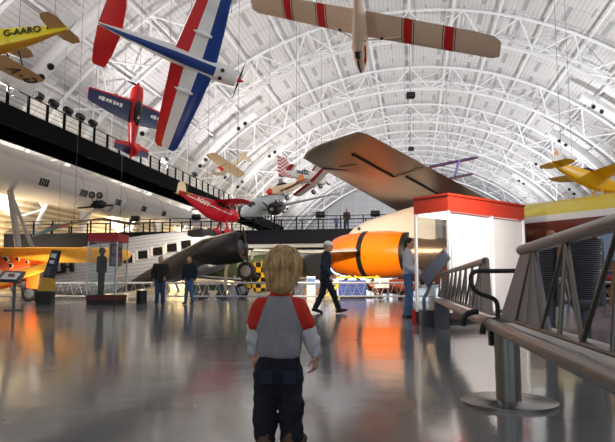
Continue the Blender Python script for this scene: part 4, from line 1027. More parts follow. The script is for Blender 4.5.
# --- dark ribbed ducts behind the railing
ribm = wave_mat('ribbed_dark_metal', (104, 104, 110), (40, 40, 46), 13, 'Z', .35, .6, .6)
for px, w_, lab in ((547, .10, 'narrower dark ribbed metal duct standing behind the nearest railing'), (582, .21, 'wide dark ribbed metal duct standing behind the nearest railing')):
    Yd = 7.0; t = thing('ribbed_duct', lab, 'duct', V((gx(px, Yd), Yd, 0)), 'dark ribbed ducts')
    b = MB(); b.lathe([(.5, w_*.72), (.62, w_*.8), (.9, w_*.95), (1.16, w_*1.06), (1.22, w_*1.08), (1.22, w_*.9), (.9, w_*.8)], (0, 0, 0), (0, 0, 1), 40); b.build('duct', ribm, t)
    b = MB(); b.lathe([(.42, w_*.62), (.5, w_*.78), (.54, w_*.74)], n=32); b.build('collar', dsteel, t)
    b = MB(); b.lathe([(0, w_*.9), (.03, w_*.9), (.05, .06), (.42, .06)], n=24); b.build('stand', dsteel, t)
    b = MB(); b.box((w_*.9, -.04, .45), (w_*1.12, .04, 1.2)); b.build('bracket', dsteel, t, False)

# --- machinery beyond on the right, brown clutter under the jet
t = thing('engine_exhibit', 'brown piston engine exhibit under the jet fuselage beyond the glass case', 'engine', V((gx(552, 24), 24, 0)))
br_ = mat('rust_brown', (152, 100, 56), .4, .4)
b = MB(); b.lathe([(-.7, .3), (-.5, .6), (.5, .6), (.8, .35), (1.0, .2)], (0, 0, 1.85), (1, -.3, 0), 24); b.build('crankcase', br_, t)
for k in range(9):
    a = 2*PI*k/9; d = V((.29*math.cos(a), .95*math.cos(a), math.sin(a)))
    b = MB(); b.lathe([(.5, .13), (.55, .2), (.6, .13), (.65, .2), (.7, .13), (.75, .2), (.8, .13), (.85, .2), (.95, .16), (1.05, .1)], V((0, 0, 1.85)), d, 12); b.build('cylinder', br_, t)
b = MB(); b.box((-.8, -.4, 0), (.8, .4, .1)); b.tube([(-.6, 0, .1), (-.3, 0, 1.5)], .06, 8); b.tube([(.6, 0, .1), (.3, 0, 1.5)], .06, 8); b.build('stand', dsteel, t)
t = thing('wing_section', 'blue grey wing section on a trestle under the jet fuselage at the right edge', 'wing section', V((gx(622, 22), 22, 0)))
b = MB(); b.wing([(-.7, .8, 0, 1.7, .16), (.7, .7, 0, 1.5, .15)]); b.xform(Matrix.Translation((0, 0, 2.2)) @ Matrix.Rotation(math.radians(65), 4, 'X')); b.build('panel', mat('blue_grey_metal', (132, 150, 176), .35, .3), t)
b = MB(); b.tube([(-.5, 0, 0), (-.3, 0, 1.5)], .06, 8); b.tube([(.5, 0, 0), (.3, 0, 1.5)], .06, 8); b.tube([(-.6, 0, 1.2), (.6, 0, 1.2)], .05, 8); b.build('trestle', br_, t)
t = thing('propeller_crate', 'brown wooden engine crate under the jet fuselage at the right edge', 'crate', V((gx(604, 35), 35, 0)))
b = MB(); b.box((-1.6, -.8, .1), (1.6, .8, 2.2)); b.build('box', mat('crate_brown', (128, 84, 54), .6, 0, .2, 3), t, False)
b = MB()
for x in (-1.62, -.55, .5, 1.5): b.box((x, -.86, .1), (x+.14, -.8, 2.2))
for z in (.1, 1.1, 2.06): b.box((-1.62, -.88, z), (1.64, -.82, z+.14))
for x in (-1.4, 1.2): b.box((x, -.8, 0), (x+.2, .8, .12))
b.build('batten', mat('batten_tan', (176, 128, 84), .6), t, False)

# --- support stands and crates under the orange pod
ys = mat('stand_lemon', (214, 190, 28), .5)
for i, (px, lab) in enumerate(((338, 'yellow scissor stand under the front of the orange engine pod'), (366, 'yellow scissor stand under the middle of the orange engine pod'))):
    t = thing('engine_stand', lab, 'stand', V((gx(px, 33.5), 33.5, 0)), 'yellow engine stands')
    for e in (-1, 1):
        b = MB(); b.tube([(-.66*e, 0, .1), (.66*e, 0, 1.2)], .08, 6); b.build('cross_arm', ys, t)
    b = MB(); b.box((-.72, -.5, 1.08), (.72, .5, 1.16)); b.build('cradle', ys, t, False)
    b = MB(); b.box((-.72, -.5, 0), (.72, .5, .1)); b.build('base', ys, t, False)
t = thing('equipment_box', 'white equipment box standing behind the lattice barrier under the orange engine pod', 'box', V((gx(381, 31), 31, 0)))
b = MB(); b.box((-.36, -.25, .55), (.36, .25, 1.05)); b.build('box', plate_white, t, False)
b = MB(); b.box((-.36, -.25, 0), (-.28, .25, .55)); b.box((.28, -.25, 0), (.36, .25, .55)); b.build('frame', dsteel, t, False)
t = thing('tool_cabinet', 'low blue tool cabinet behind the lattice barrier under the orange engine pod', 'cabinet', V((gx(352, 31.5), 31.5, 0)))
b = MB(); b.box((-.7, -.3, .08), (.7, .3, .95)); b.build('body', mat('cabinet_blue', (54, 70, 128), .4), t, False)
for k in range(3): b = MB(); b.box((-.66, -.32, .14+k*.27), (.66, -.3, .37+k*.27)); dr = b.build('drawer', mat('drawer_blue', (62, 82, 150), .4), t, False); b = MB(); b.box((-.4, -.345, .3+k*.27), (.4, -.32, .325+k*.27)); b.build('handle', chrome, dr, False)
b = MB(); b.box((-.65, -.28, 0), (.65, .28, .09)); b.build('plinth', black, t, False)
t = thing('drop_tank', 'rust coloured drop tank on cradles behind the barrier near the man in the white jacket', 'tank', V((gx(393, 32.3), 32.3, 0)))
b = MB(); b.lathe([(-1.7, .02), (-1.4, .22), (-.7, .38), (.4, .4), (1.1, .26), (1.6, .03)], (0, 0, .62), (1, .15, 0), 24); b.build('shell', mat('rust_orange', (146, 62, 34), .4), t)
for x in (-.7, .6): b = MB(); b.box((x-.06, -.4, 0), (x+.06, .4, .3)); b.build('cradle', dsteel, t, False)

# --- camouflaged airplane and chequered cowl beyond the child
Y = 39
R = thing('green_camouflage_airplane', 'mottled green airplane on white struts parked behind the barrier left of the child', 'airplane', V((gx(262, Y), Y, 0)))
cam_ = mat('camouflage_green', (96, 112, 74), .6, 0, .75, 1.6); pale = mat('pale_underside', (196, 198, 188), .5)
b = MB(); b.lathe([(-4.2, .1), (-3, .45), (-1, .8), (1, .95), (2.2, .9), (2.8, .6), (3.0, .1)], (-.4, 0, 1.75), (1, .1, .03), 26); b.build('fuselage', cam_, R)
b = MB(); b.loft([[V((x, 0, z))+V((0, 1.1*math.cos(q), .12*math.sin(q)+.15*math.cos(q))) for q in [2*PI*k/14 for k in range(14)]] for x, z in ((-3.4, 3.15), (0, 3.2), (4, 3.25), (4.4, 3.25))]); b.build('wing', pale, R)
for x, x2 in ((-1.6, -2.2), (-1.0, -.4), (1.4, 2.2)):
    b = MB(); b.tube([(x, -.7, .9), (x2, -.5, 3.1)], .08, 8); b.build('strut', pale, R)
for x in (-1.2, 1.6):
    b = MB(); b.tube([(x, -.3, 1.2), (x, -.8, .45)], .09, 8); b.build('gear_leg', pale, R); wheel(R, (x, -.9, .42), .42, .24)
b = MB(); b.box((-4.6, -.7, .35), (-1.6, .4, .72)); b.box((-4.3, -.6, 0), (-4.1, .3, .4)); b.box((-2.0, -.6, 0), (-1.8, .3, .4)); b.build('float', mat('float_green', (70, 96, 82), .5), R, False)
Y = 33
R = thing('checkered_cowl_fighter', 'fighter airplane with black and yellow checkered nose hidden behind the child', 'airplane', V((gx(262, Y), Y, 0)))
cky = checker_mat('black_yellow_check', (20, 18, 16), (238, 184, 24), 3.6)
b = MB(); b.lathe([(0, .5), (.02, .78), (.3, .86), (1.1, .88)], (-.25, -.4, 1.12), (.35, 1, .05), 32); b.build('cowl', cky, R)
b = MB(); b.lathe([(1.08, .86), (2.0, .8), (3, .5), (4.0, .12)], (-.25, -.4, 1.12), (.35, 1, .05), 28); b.build('fuselage', mat('fighter_grey', (120, 122, 112), .5), R)
b = MB(); b.lathe([(.1, .5), (.05, .2), (-.1, .2), (-.3, .02)], (-.25, -.4, 1.12), (.35, 1, .05), 20); b.build('propeller_hub', black, R)
b = MB(); b.loft([[V((x, 1.8, z))+V((0, .9*c_*math.cos(q), .1*math.sin(q))) for q in [2*PI*k/14 for k in range(14)]] for x, z, c_ in ((-4.0, 1.2, .5), (-1.5, 1.0, 1), (1.5, 1.0, 1), (4.4, 1.2, .5))]); b.build('wing', mat('fighter_silver', (178, 178, 172), .4, .4), R)
for x in (-1.2, 1.4):
    b = MB(); b.tube([(x, 1.5, 1.0), (x, 1.3, .4)], .08, 8); b.build('gear_leg', dsteel, R); wheel(R, (x, 1.2, .4), .4, .22)
Y = 35
R = thing('radial_engine_airplane', 'dark nosed silver airplane behind the barrier between the child and the walking man', 'airplane', V((gx(312, Y), Y, 0)))
b = MB(); b.lathe([(0, .45), (.05, .72), (.6, .78), (.9, .7)], (-.1, -.3, 1.75), (.5, -1, 0), 26); b.xform(Matrix.Identity(4)); b.build('engine_cowl', black, R)
b = MB(); b.lathe([(0, .7), (-1.5, .66), (-3.6, .3), (-4.4, .06)], (-.1, -.3, 1.75), (.5, -1, 0), 24); b.build('fuselage', mat('tan_grey', (150, 136, 118), .5), R)
b = MB(); b.loft([[V((x, .6, z))+V((0, .9*math.cos(q), .1*math.sin(q)+.1*math.cos(q))) for q in [2*PI*k/14 for k in range(14)]] for x, z in ((-3.4, 2.75), (0, 2.65), (2.6, 2.75))]); b.build('wing', pale, R)
b = MB(); b.box((-.5, -.9, 0), (1.4, .2, .55)); b.build('trolley', mat('trolley_brown', (112, 84, 62), .6), R, False)
b = MB(); b.tube([(-.3, -.2, .55), (-.1, -.2, 1.3)], .09, 8); b.tube([(.9, -.2, .55), (.2, -.2, 1.3)], .09, 8); b.build('support', dsteel, R)
t = thing('engine_crate', 'small white and blue equipment case behind the barrier beside the walking man', 'case', V((gx(311, 31), 31, 0)))
b = MB(); b.box((-.22, -.2, 0), (.22, .2, 1.15)); b.build('cabinet', plate_white, t, False)
b = MB(); b.box((-.2, -.22, .7), (.2, -.19, 1.05)); b.build('panel', mat('case_blue', (70, 110, 170), .4), t, False)
# small items along the barrier left of the child
for i, (px, c, h_, lab) in enumerate(((222, (54, 58, 66), .75, 'dark grey cone shaped stanchion base behind the barrier beside the camouflaged airplane'), (233, (150, 152, 160), .8, 'pale grey folded wing jack behind the barrier'), (205, (60, 52, 50), .7, 'dark brown wheel chock box behind the man in the navy sweater'))):
    t = thing('ground_equipment', lab, 'ground equipment', V((gx(px, 31.5), 31.5, 0)))
    mm = mat(f'equipment_paint_{i}', c, .5)
    b = MB(); b.lathe([(0, .34), (.1, .34), (.15, .26), (h_*.9, .1), (h_, .08)], n=16); b.build('cone', mm, t)
    b = MB(); b.tube([(-.3, 0, .1), (0, 0, h_), (.3, 0, .1)], .03, 6); b.build('brace', dsteel, t)

# --- old engine airplane and kite-like wing hung in front of the white jetliner
R = thing('antique_airplane', 'spindly antique airplane with dark open engine hung in front of the white jetliner', 'airplane', frame_rf(at(95, 207, 38), (.86, .1, .45), (.4, .0, -.85)))
b = MB(); b.tube([(-1.2, 0, 0), (1.2, 0, -.05)], .06, 8); b.fus([(-.3,.05,.05,-.1),(0,.22,.26,-.15),(.5,.25,.28,-.15),(.8,.1,.1,-.1)], 14); b.build('engine', black, R)
for s in (1, -1):
    b = MB(); b.wing([(s*.1, .6, .75, .9, .08), (s*5.5, .6, 1.2, .8, .08), (s*6.0, .4, 1.25, .4, .06)]); b.build('wing', mat('wing_brown', (120, 84, 76), .6), R)
    b = MB(); b.tube([(.2, 0, 0), (.2, s*2.5, .95)], .02, 5); b.build('strut', dsteel, R)
    wheel(R, (.1, s*.5, -.75), .22, .08)
b = MB(); b.tube([(0, -.5, -.75), (0, 0, -.1), (0, .5, -.75)], .03, 6); b.build('gear_leg', black, R)
prop(R, 1.2, .8, dsteel, dsteel, 2, .5, rs=.06)
cables(R, [(.2, 3, 1.0), (.2, -3, 1.0)])
R = thing('hang_glider', 'small kite like glider with yellow, red and teal wing hung below the white jetliner', 'glider', frame_rf(at(58, 227, 43), (.3, -.2, .9), (.95, .25, .0)))
for s, cs in ((1, (mat('teal_cloth', (70, 120, 130), .6), black)), (-1, (mat('pale_yellow_cloth', (222, 206, 92), .6), red))):
    b = MB(); b.wing([(s*.05, .3, .0, .9, .06), (s*.7, .25, .1, .9, .06), (s*1.6, .05, .22, .6, .05), (s*1.75, 0, .22, .3, .05)], mfn=lambda i, f, l: 1 if (i == 2 if s > 0 else i == 0) else 0); b.build('wing', list(cs), R)
b = MB(); b.tube([(.5, 0, 0), (-1.0, 0, .05)], .03, 6); b.tube([(0, 0, 0), (.1, -.3, -.8), (.1, .3, -.8), (0, 0, 0)], .02, 5); b.build('frame', dsteel, R)
cables(R, [(0, 0, .05)])
# round black sensor dishes hung from the arch trusses
for px, py, Yd, lab in ((410.5, 95.5, 60, 'larger black hanging speaker under the middle of the arched roof'), (411, 149, 95, 'small black hanging speaker just above the tip of the big jet wing')):
    p = at(px, py, Yd); t = thing('hanging_speaker', lab, 'loudspeaker', Matrix.Translation(p), 'black loudspeakers hung from the roof')
    b = MB(); b.fus([(-.45,.3,.2,0),(-.4,.42,.32,0),(.4,.42,.32,0),(.45,.3,.2,0)], 16, 4); b.build('cabinet', black, t)
    b = MB(); b.tube([(0, 0, .3), (0, 0, roof_z(p)-p.z)], .03, 5); b.build('suspension_rod', dsteel, t)

Y = 31  # biplane added to darken the clutter seen through the railing
R = thing('dark_filler_biplane', 'added brown biplane darkening the clutter under the jet fuselage behind the nearest railing', 'airplane', V((gx(588, Y), Y, 0)))
bw = mat('brown_fabric', (134, 90, 58), .7, 0, .25, 2); bt_ = mat('ochre_fabric', (182, 134, 78), .7, 0, .2, 2)
b = MB(); b.fus([(-3.4,.1,.3,1.9),(-2,.4,.55,1.7),(0,.55,.7,1.6),(2.2,.55,.65,1.6),(2.7,.3,.35,1.6)], 16, 3); b.xform(Matrix.Rotation(math.radians(8), 4, 'Z')); b.build('fuselage', bw, R)
for z, nm in ((1.15, 'lower_wing'), (2.75, 'upper_wing')):
    b = MB(); b.wing([(-2.2, 1.6, z, 1.4, .09), (2.6, 1.6, z, 1.4, .09)]); b.build(nm, bt_, R)
for x in (.5, 1.4):
    for y in (-2, 2): b = MB(); b.tube([(x, y, 1.15), (x, y, 2.75)], .05, 6); b.build('strut', bw, R)
for y in (-.7, .7):
    b = MB(); b.tube([(1.4, y*.5, 1.1), (1.4, y, .4)], .06, 6); b.build('gear_leg', bw, R); wheel(R, (1.4, y, .38), .38, .12)
b = MB(); b.wing([(1.9, -2.6, 0, 1.0, .08), (2.9, -3.0, 0, .6, .07)], vert=True); b.build('fin', bt_, R)
b = MB(); b.tube([(-3.2, .4, 1.6), (-3.2, .4, 0)], .06, 6); b.build('tail_skid', bw, R)
# ================================================================ PEOPLE
def hand_prims(wr, d, palm_n, sc, curl=.5, thumb=1):
    """palm and five fingers from the wrist along d; palm faces palm_n; sc = hand length"""
    wr, d, pn = V(wr), V(d).normalized(), V(palm_n); pn = (pn-d*pn.dot(d)).normalized(); s = d.cross(pn)*thumb
    pr = []; p0 = wr+d*sc*.08; p1 = wr+d*sc*.46
    for o in (-.16, 0, .16): pr.append(('c', tuple(p0+s*o*sc*.6), tuple(p1+s*o*sc), sc*.085, sc*.085, sc*.06))
    for o, ln in ((.235, .40), (.08, .46), (-.08, .43), (-.235, .33)):
        a = p1+s*o*sc; e1 = (d+pn*curl*.4).normalized(); e2 = (d*.8+pn*curl*1.1).normalized(); e3 = (d*.45+pn*curl*1.5).normalized()
        b_ = a+e1*ln*sc*.45; c = b_+e2*ln*sc*.32; f = c+e3*ln*sc*.25
        pr += [('c', tuple(a), tuple(b_), sc*.056, sc*.05, .0015), ('c', tuple(b_), tuple(c), sc*.05, sc*.045, .001), ('c', tuple(c), tuple(f), sc*.045, sc*.036, .001)]
    a = p0+s*.2*sc; b_ = a+(d*.5+s*.55+pn*.3).normalized()*sc*.26; c = b_+(d*.85+s*.12+pn*.35).normalized()*sc*.24
    pr += [('c', tuple(a), tuple(b_), sc*.075, sc*.058, .003), ('c', tuple(b_), tuple(c), sc*.055, sc*.042, .001)]
    return pr
def rot(v, yaw, pitch):    # head-local offset (x forward, y left, z up)
    x, y, z = v; x, z = x*math.cos(pitch)-z*math.sin(pitch), x*math.sin(pitch)+z*math.cos(pitch)
    return (x*math.cos(yaw)-y*math.sin(yaw), x*math.sin(yaw)+y*math.cos(yaw), z)
def person(label, pos, heading, Hh, pose, top, trousers, shoe, hair, group=None, vox=1.0, cap=None, collar=None, fat=1.0, jacket_len=.47, loose=1.0):
    """local frame: x forward, y left; pose values are fractions of the height"""
    t = thing('person', label, 'person', Matrix.Translation(pos) @ Matrix.Rotation(heading, 4, 'Z'), group)
    S = Hh; lean = pose.get('lean', 0); pel = pose.get('pelvis', .515)
    def up(x, y, z): return ((x+lean*max(0, z-pel))*S, y*S, z*S)
    hip = {s: (pose.get('px', 0)*S, s*.046*S, pel*S) for s in (1, -1)}
    J = {s: dict(knee=tuple(v*S for v in pose['knee'][s]), ank=tuple(v*S for v in pose['ank'][s]), sh=up(0, s*.105, .803), el=tuple(v*S for v in pose['el'][s]), wr=tuple(v*S for v in pose['wr'][s])) for s in (1, -1)}
    yaw, pit = pose.get('yaw', 0), pose.get('pitch', 0)
    nb = up(.0, 0, .835); hc = V(up(.012, 0, .925))+V(rot((.012*S, 0, 0), yaw, pit))
    def hd(x, y, z): return tuple(hc+V(rot((x*S, y*S, z*S), yaw, pit)))
    Rm = [[c for c in row] for row in (Matrix.Rotation(yaw, 3, 'Z') @ Matrix.Rotation(-pit, 3, 'Y'))]
    # body: one continuous surface
    pr = [('e', tuple(hc), (.057*S, .045*S, .066*S), .01*S, Rm), ('e', hd(.012, 0, -.03), (.04*S, .033*S, .036*S), .02*S, Rm),
          ('c', hd(.052, 0, .008), hd(.066, 0, -.014), .006*S, .009*S, .008*S), ('c', hd(.05, -.02, .014), hd(.05, .02, .014), .008*S, .008*S, .01*S),
          ('c', hd(.05, -.011, -.034), hd(.05, .011, -.034), .006*S, .006*S, .006*S), ('e', hd(.046, 0, -.055), (.012*S, .014*S, .012*S), .012*S, Rm),
          ('c', nb, hd(-.012, 0, -.035), .034*S, .03*S, .02*S)]
    for s in (1, -1):
        pr.append(('e', hd(-.003, s*.046, -.005), (.012*S, .006*S, .018*S), .004*S, Rm))
        pr += [('c', up(0, s*.03, .54), up(0, s*.045, .77), .05*S, .055*S, .04*S), ('c', up(0, 0, .8), J[s]['sh'], .035*S, .032*S, .03*S),
               ('c', J[s]['sh'], J[s]['el'], .03*S, .024*S, .02*S), ('c', J[s]['el'], J[s]['wr'], .024*S, .016*S, .01*S),
               ('c', hip[s], J[s]['knee'], .046*S, .032*S, .02*S), ('c', J[s]['knee'], J[s]['ank'], .03*S, .022*S, .01*S)]
        d = V(J[s]['wr'])-V(J[s]['el']); pn = pose.get('palm', {}).get(s, (0, -s, 0))
        pr += hand_prims(J[s]['wr'], d.normalized() if 'hd' not in pose else pose['hd'].get(s, tuple(d)), pn, .105*S, pose.get('curl', .7), 1 if (V(d).cross(V(pn))).x > 0 else -1)
    sdf_obj('body', pr, .0046*S*vox, skin, t)
    # top
    pr = []
    for s in (1, -1):
        pr += [('c', up(pose.get('px', 0), s*.034*fat, jacket_len+.045), up(.004, s*.05, .755), .064*S*fat, .066*S, .04*S), ('c', up(0, 0, .79), J[s]['sh'], .05*S, .043*S, .03*S),
               ('c', J[s]['sh'], J[s]['el'], .042*S*loose, .035*S*loose, .03*S), ('c', J[s]['el'], tuple(V(J[s]['el']).lerp(V(J[s]['wr']), .97)), .035*S*loose, .026*S*loose, .012*S)]
    pr.append(('c', up(0, 0, .8), up(.002, 0, .838), .05*S, .038*S, .02*S))
    k_ = 40/S
    wrk = lambda X, Y_, Z: .0035*S*np.sin(k_*1.3*Z+9*np.sin(k_*.5*X+1)+5*np.sin(k_*.4*Y_))
    tp = sdf_obj('jacket', pr, .007*S*vox, top, t, wrk, [((0, 0, jacket_len*S), (0, 0, -1))])
    if collar:
        b = MB(); c0 = V(up(.0, 0, .835)); b.tube([c0+V((.036*S*math.cos(a)*1.05, .04*S*math.sin(a), .006*S*-math.cos(a))) for a in np.linspace(0, 2*PI, 16, endpoint=False)], .012*S, 8, closed=True); b.build('collar', collar, tp)
    # trousers
    pr = []
    for s in (1, -1):
        kn, an = J[s]['knee'], J[s]['ank']; d = (V(an)-V(kn)).normalized()
        pr += [('c', (hip[s][0], s*.03*S*fat, (pel+.035)*S), hip[s], .058*S*fat, .06*S*fat, .03*S), ('c', hip[s], kn, .056*S*fat, .042*S*loose, .02*S), ('c', kn, tuple(V(an)-d*.0*S), .041*S*loose, .034*S*loose, .015*S)]
    sdf_obj('trousers', pr, .007*S*vox, trousers, t, lambda X, Y_, Z: .003*S*np.sin(k_*1.6*Z+7*np.sin(k_*.6*Y_)+4*np.sin(k_*.7*X)))
    for s in (1, -1):
        an = V(J[s]['ank']); ft = V(pose.get('foot', {}).get(s, (1, s*.12, 0))).normalized(); w_ = V((-ft.y, ft.x, 0)).normalized(); low = an.z-.035*S
        dn = V((0, 0, -1)); heel = an-ft*.03*S+dn*.018*S; toe = an+ft*.10*S+dn*.020*S
        sdf_obj('shoe', [('c', tuple(heel), tuple(an+ft*.04*S+dn*.015*S), .022*S, .024*S, .01*S), ('c', tuple(an+ft*.04*S+dn*.015*S), tuple(toe), .024*S, .018*S, .012*S), ('c', tuple(an), tuple(an+V((0, 0, .012*S))), .026*S, .026*S, .01*S)], .005*S*vox, shoe, t)
    # eyes, mouth
    for s in (1, -1):
        b = MB(); b.lathe([(-.005*S, .001*S), (-.003*S, .0055*S), (0, .0065*S), (.003*S, .0055*S), (.005*S, .001*S)], hd(.052, s*.02, .004), V(hd(1, 0, 0))-V(hd(0, 0, 0)), 10); b.build('eye', black, t)
    b = MB(); b.tube([hd(.054, -.014, -.034), hd(.0575, 0, -.033), hd(.054, .014, -.034)], .003*S, 6); b.build('mouth', mat('lips', (168, 92, 84), .5), t)
    if hair is not None:
        pr = [('e', hd(-.008, 0, .014), (.06*S, .0495*S, .064*S), .0, Rm), ('e', hd(-.03, 0, -.01), (.038*S, .046*S, .05*S), .015*S, Rm)]
        nrm = V(rot((1, 0, -.75), yaw, pit)); nrm.normalize(); pt = hd(.024, 0, .012)
        sdf_obj('hair', pr, .005*S*vox, hair, t, lambda X, Y_, Z: .0022*S*np.sin(k_*3*Y_+3*np.sin(k_*2*Z))*np.cos(k_*2*X), [(pt, tuple(nrm))])
    if cap is not None:
        nrm = V(rot((0, 0, -1), yaw, pit)); pt = hd(0, 0, .018)
        c_ = sdf_obj('cap', [('e', hd(-.004, 0, .022), (.064*S, .054*S, .058*S), .0, Rm)], .005*S*vox, cap, t, None, [(pt, tuple(nrm))])
        b = MB(); rings = []
        for q in np.linspace(-1, 1, 9): rings.append([hd(.045-.012*q*q, q*.042, .022), hd(.105-.04*q*q, q*.04, .012), hd(.105-.04*q*q, q*.04, .016), hd(.045-.012*q*q, q*.042, .027)])
        b.loft(rings); b.build('brim', cap, c_)
    return t
STAND = dict(knee={1: (.012, .052, .285), -1: (.012, -.052, .285)}, ank={1: (-.005, .062, .043), -1: (-.005, -.062, .043)},
             el={1: (-.02, .148, .645), -1: (-.02, -.148, .645)}, wr={1: (.03, .14, .51), -1: (.03, -.14, .51)}, palm={1: (-.2, -1, 0), -1: (-.2, 1, 0)})
def pose(**k):
    p = {a: (dict(v) if isinstance(v, dict) else v) for a, v in STAND.items()}
    for a, v in k.items():
        if isinstance(v, dict) and a in p: p[a] = {**p[a], **v}
        else: p[a] = v
    return p
denim = mat('blue_denim', (74, 106, 152), .8, 0, .25, 14); dk_denim = mat('dark_denim', (48, 66, 98), .8, 0, .25, 14)
hair_dark = mat('dark_hair', (34, 26, 22), .6); hair_brown = mat('brown_hair', (92, 58, 40), .6)
skins = skin
R1 = person('man in black jacket and jeans looking up, beside a shorter haired man in navy', V((gx(161, 21), 21, 0)), math.radians(-75), 1.70,
       pose(pitch=.35, yaw=.15, el={1: (-.01, .15, .65), -1: (-.02, -.155, .65)}, wr={1: (.1, .1, .56), -1: (.05, -.15, .52)}), mat('black_jacket', (26, 24, 28), .75), dk_denim, black, hair_dark, fat=1.15, loose=1.1, vox=1.25, jacket_len=.46)
R1['label'] = 'man in a black jacket and dark jeans looking up with one hand raised'
person('man in a navy sweater and light blue jeans looking up', V((gx(190, 22.2), 22.2, 0)), math.radians(-105), 1.76, pose(pitch=.4, yaw=.1, ank={1: (-.01, .07, .043), -1: (.03, -.06, .043)}), mat('navy_sweater', (24, 30, 48), .8), denim, mat('brown_shoe', (52, 36, 28), .5), hair_brown, vox=1.25, jacket_len=.49)
# man striding to the right
person('man in dark navy clothes and white cap striding to the right', V((gx(325, 15), 15, 0)), math.radians(6), 1.80,
       pose(lean=.05, pelvis=.5, pitch=-.12, yaw=-.1, knee={1: (-.03, .045, .285), -1: (.105, -.045, .28)}, ank={1: (-.135, .045, .062), -1: (.185, -.045, .05)},
            el={1: (.01, .135, .64), -1: (-.05, -.14, .645)}, wr={1: (.12, .12, .53), -1: (.04, -.13, .52)}, foot={1: (1, .1, -.3), -1: (1, -.1, .18)}),
       mat('dark_navy_shirt', (20, 28, 50), .8), mat('dark_navy_trousers', (22, 27, 44), .8), black, mat('grey_hair', (150, 144, 138), .6), cap=mat('white_cap', (246, 244, 242), .6), vox=1.1, jacket_len=.47, loose=1.05)
m_ = person('man in a pale grey jacket and blue jeans facing right by the glass case', V((gx(407.5, 13), 13, 0)), math.radians(-8), 1.72,
       pose(pitch=-.05, yaw=-.3, el={1: (.03, .14, .64), -1: (-.02, -.15, .635)}, wr={1: (.15, .07, .57), -1: (.13, -.1, .545)}, ank={1: (.02, .05, .043), -1: (-.03, -.05, .043)}),
       mat('pale_grey_jacket', (196, 200, 214), .7), denim, mat('brown_shoe', (52, 36, 28), .5), hair_dark, vox=1.1, jacket_len=.475, loose=1.15, collar=mat('navy_collar', (36, 46, 80), .7))
t = thing('camera_bag', 'black camera bag held at the waist by the man in the pale grey jacket', 'bag', m_.matrix_world @ Matrix.Translation((.30, -.10, .80)))
b = MB(); b.fus([(-.05,.05,.06,0),(-.04,.08,.1,0),(.04,.08,.1,0),(.05,.05,.06,0)], 14, 4); b.build('pouch', black, t)
b = MB(); b.tube([(0, .07, .06), (0.0, .09, .16), (-.03, .08, .26), (-.06, .02, .3)], .012, 6); b.build('strap', black, t)
# visitors on the footbridge
for px, hh, lab, dx, tp, yaw_ in ((347, 1.72, 'person in dark clothes standing on the footbridge above the walking man', 0, (58, 52, 54), -80), (336.5, 1.2, 'child in a blue top leaning on the footbridge railing above the walking man', 0, (96, 120, 170), -60)):
    yh = YB+.75; x = hx(px, yh); p = H(x, yh, ZB)
    person(lab, p, math.radians(yaw_), hh, pose(), mat('top_'+lab[:5], tp, .8), dk_denim, black, hair_dark, vox=2.2)

# --- the small child in the foreground, seen from behind (built facing +y)
K = thing('person', 'small blond child in grey and red raglan shirt standing with back turned', 'person', Matrix.Translation(V((gx(279, 2.66), 2.66, 0))))
def kx(px): return (px-279)/226.
def kz(py): return (441.5-py)/226.*1.0
kid_skin = mat('child_skin', (226, 168, 140), .5)
LH_, RH_ = (-.112, .03, .40), (.166, .02, .39)
pr = [('e', (.018, -.005, .785), (.072, .084, .08), .01), ('e', (.02, .03, .75), (.05, .05, .045), .03), ('c', (.0, 0, .64), (.012, -.005, .73), .036, .036, .02),
      ('c', (.022, .076, .772), (.023, .09, .76), .006, .009, .01), ('e', (.022, .066, .722), (.016, .014, .012), .015), ('c', (.008, .072, .742), (.036, .072, .742), .006, .006, .006),
      ('e', (-.056, .005, .765), (.008, .013, .02), .004), ('e', (.09, .005, .765), (.008, .013, .02), .004)]
for s, wr, el, sh in ((-1, LH_, (-.104, -.005, .51), (-.076, 0, .6)), (1, RH_, (.128, -.01, .51), (.082, 0, .6))):
    pr += [('c', (0, 0, .58), sh, .04, .034, .03), ('c', sh, el, .026, .022, .02), ('c', el, wr, .022, .018, .01)]
    pr += [('c', (s*.032, 0, .4), (s*.036, 0, .58), .05, .046, .04), ('c', (s*.045, 0, .38), (s*.054, .01, .2), .044, .034, .02), ('c', (s*.056, .01, .2), (s*.056, 0, .05), .035, .026, .01)]
pr += hand_prims(LH_, (-.02, .35, -1), (.8, .1, 0), .092, .55, 1) + hand_prims(RH_, (-.12, .1, -1), (-.85, .35, 0), .095, .75, -1)
sdf_obj('body', pr, .0036, kid_skin, K)
for s in (-1, 1):
    b = MB(); b.lathe([(-.006, .002), (-.004, .0075), (0, .0085), (.004, .0075), (.006, .002)], (.022+s*.028, .079, .778), (0, 1, 0), 12); b.build('eye', mat('child_eye', (52, 44, 44), .2), K)
b = MB(); b.tube([(.004, .079, .741), (.022, .082, .739), (.04, .079, .741)], .004, 6); b.build('mouth', mat('lips', (168, 92, 84), .5), K)
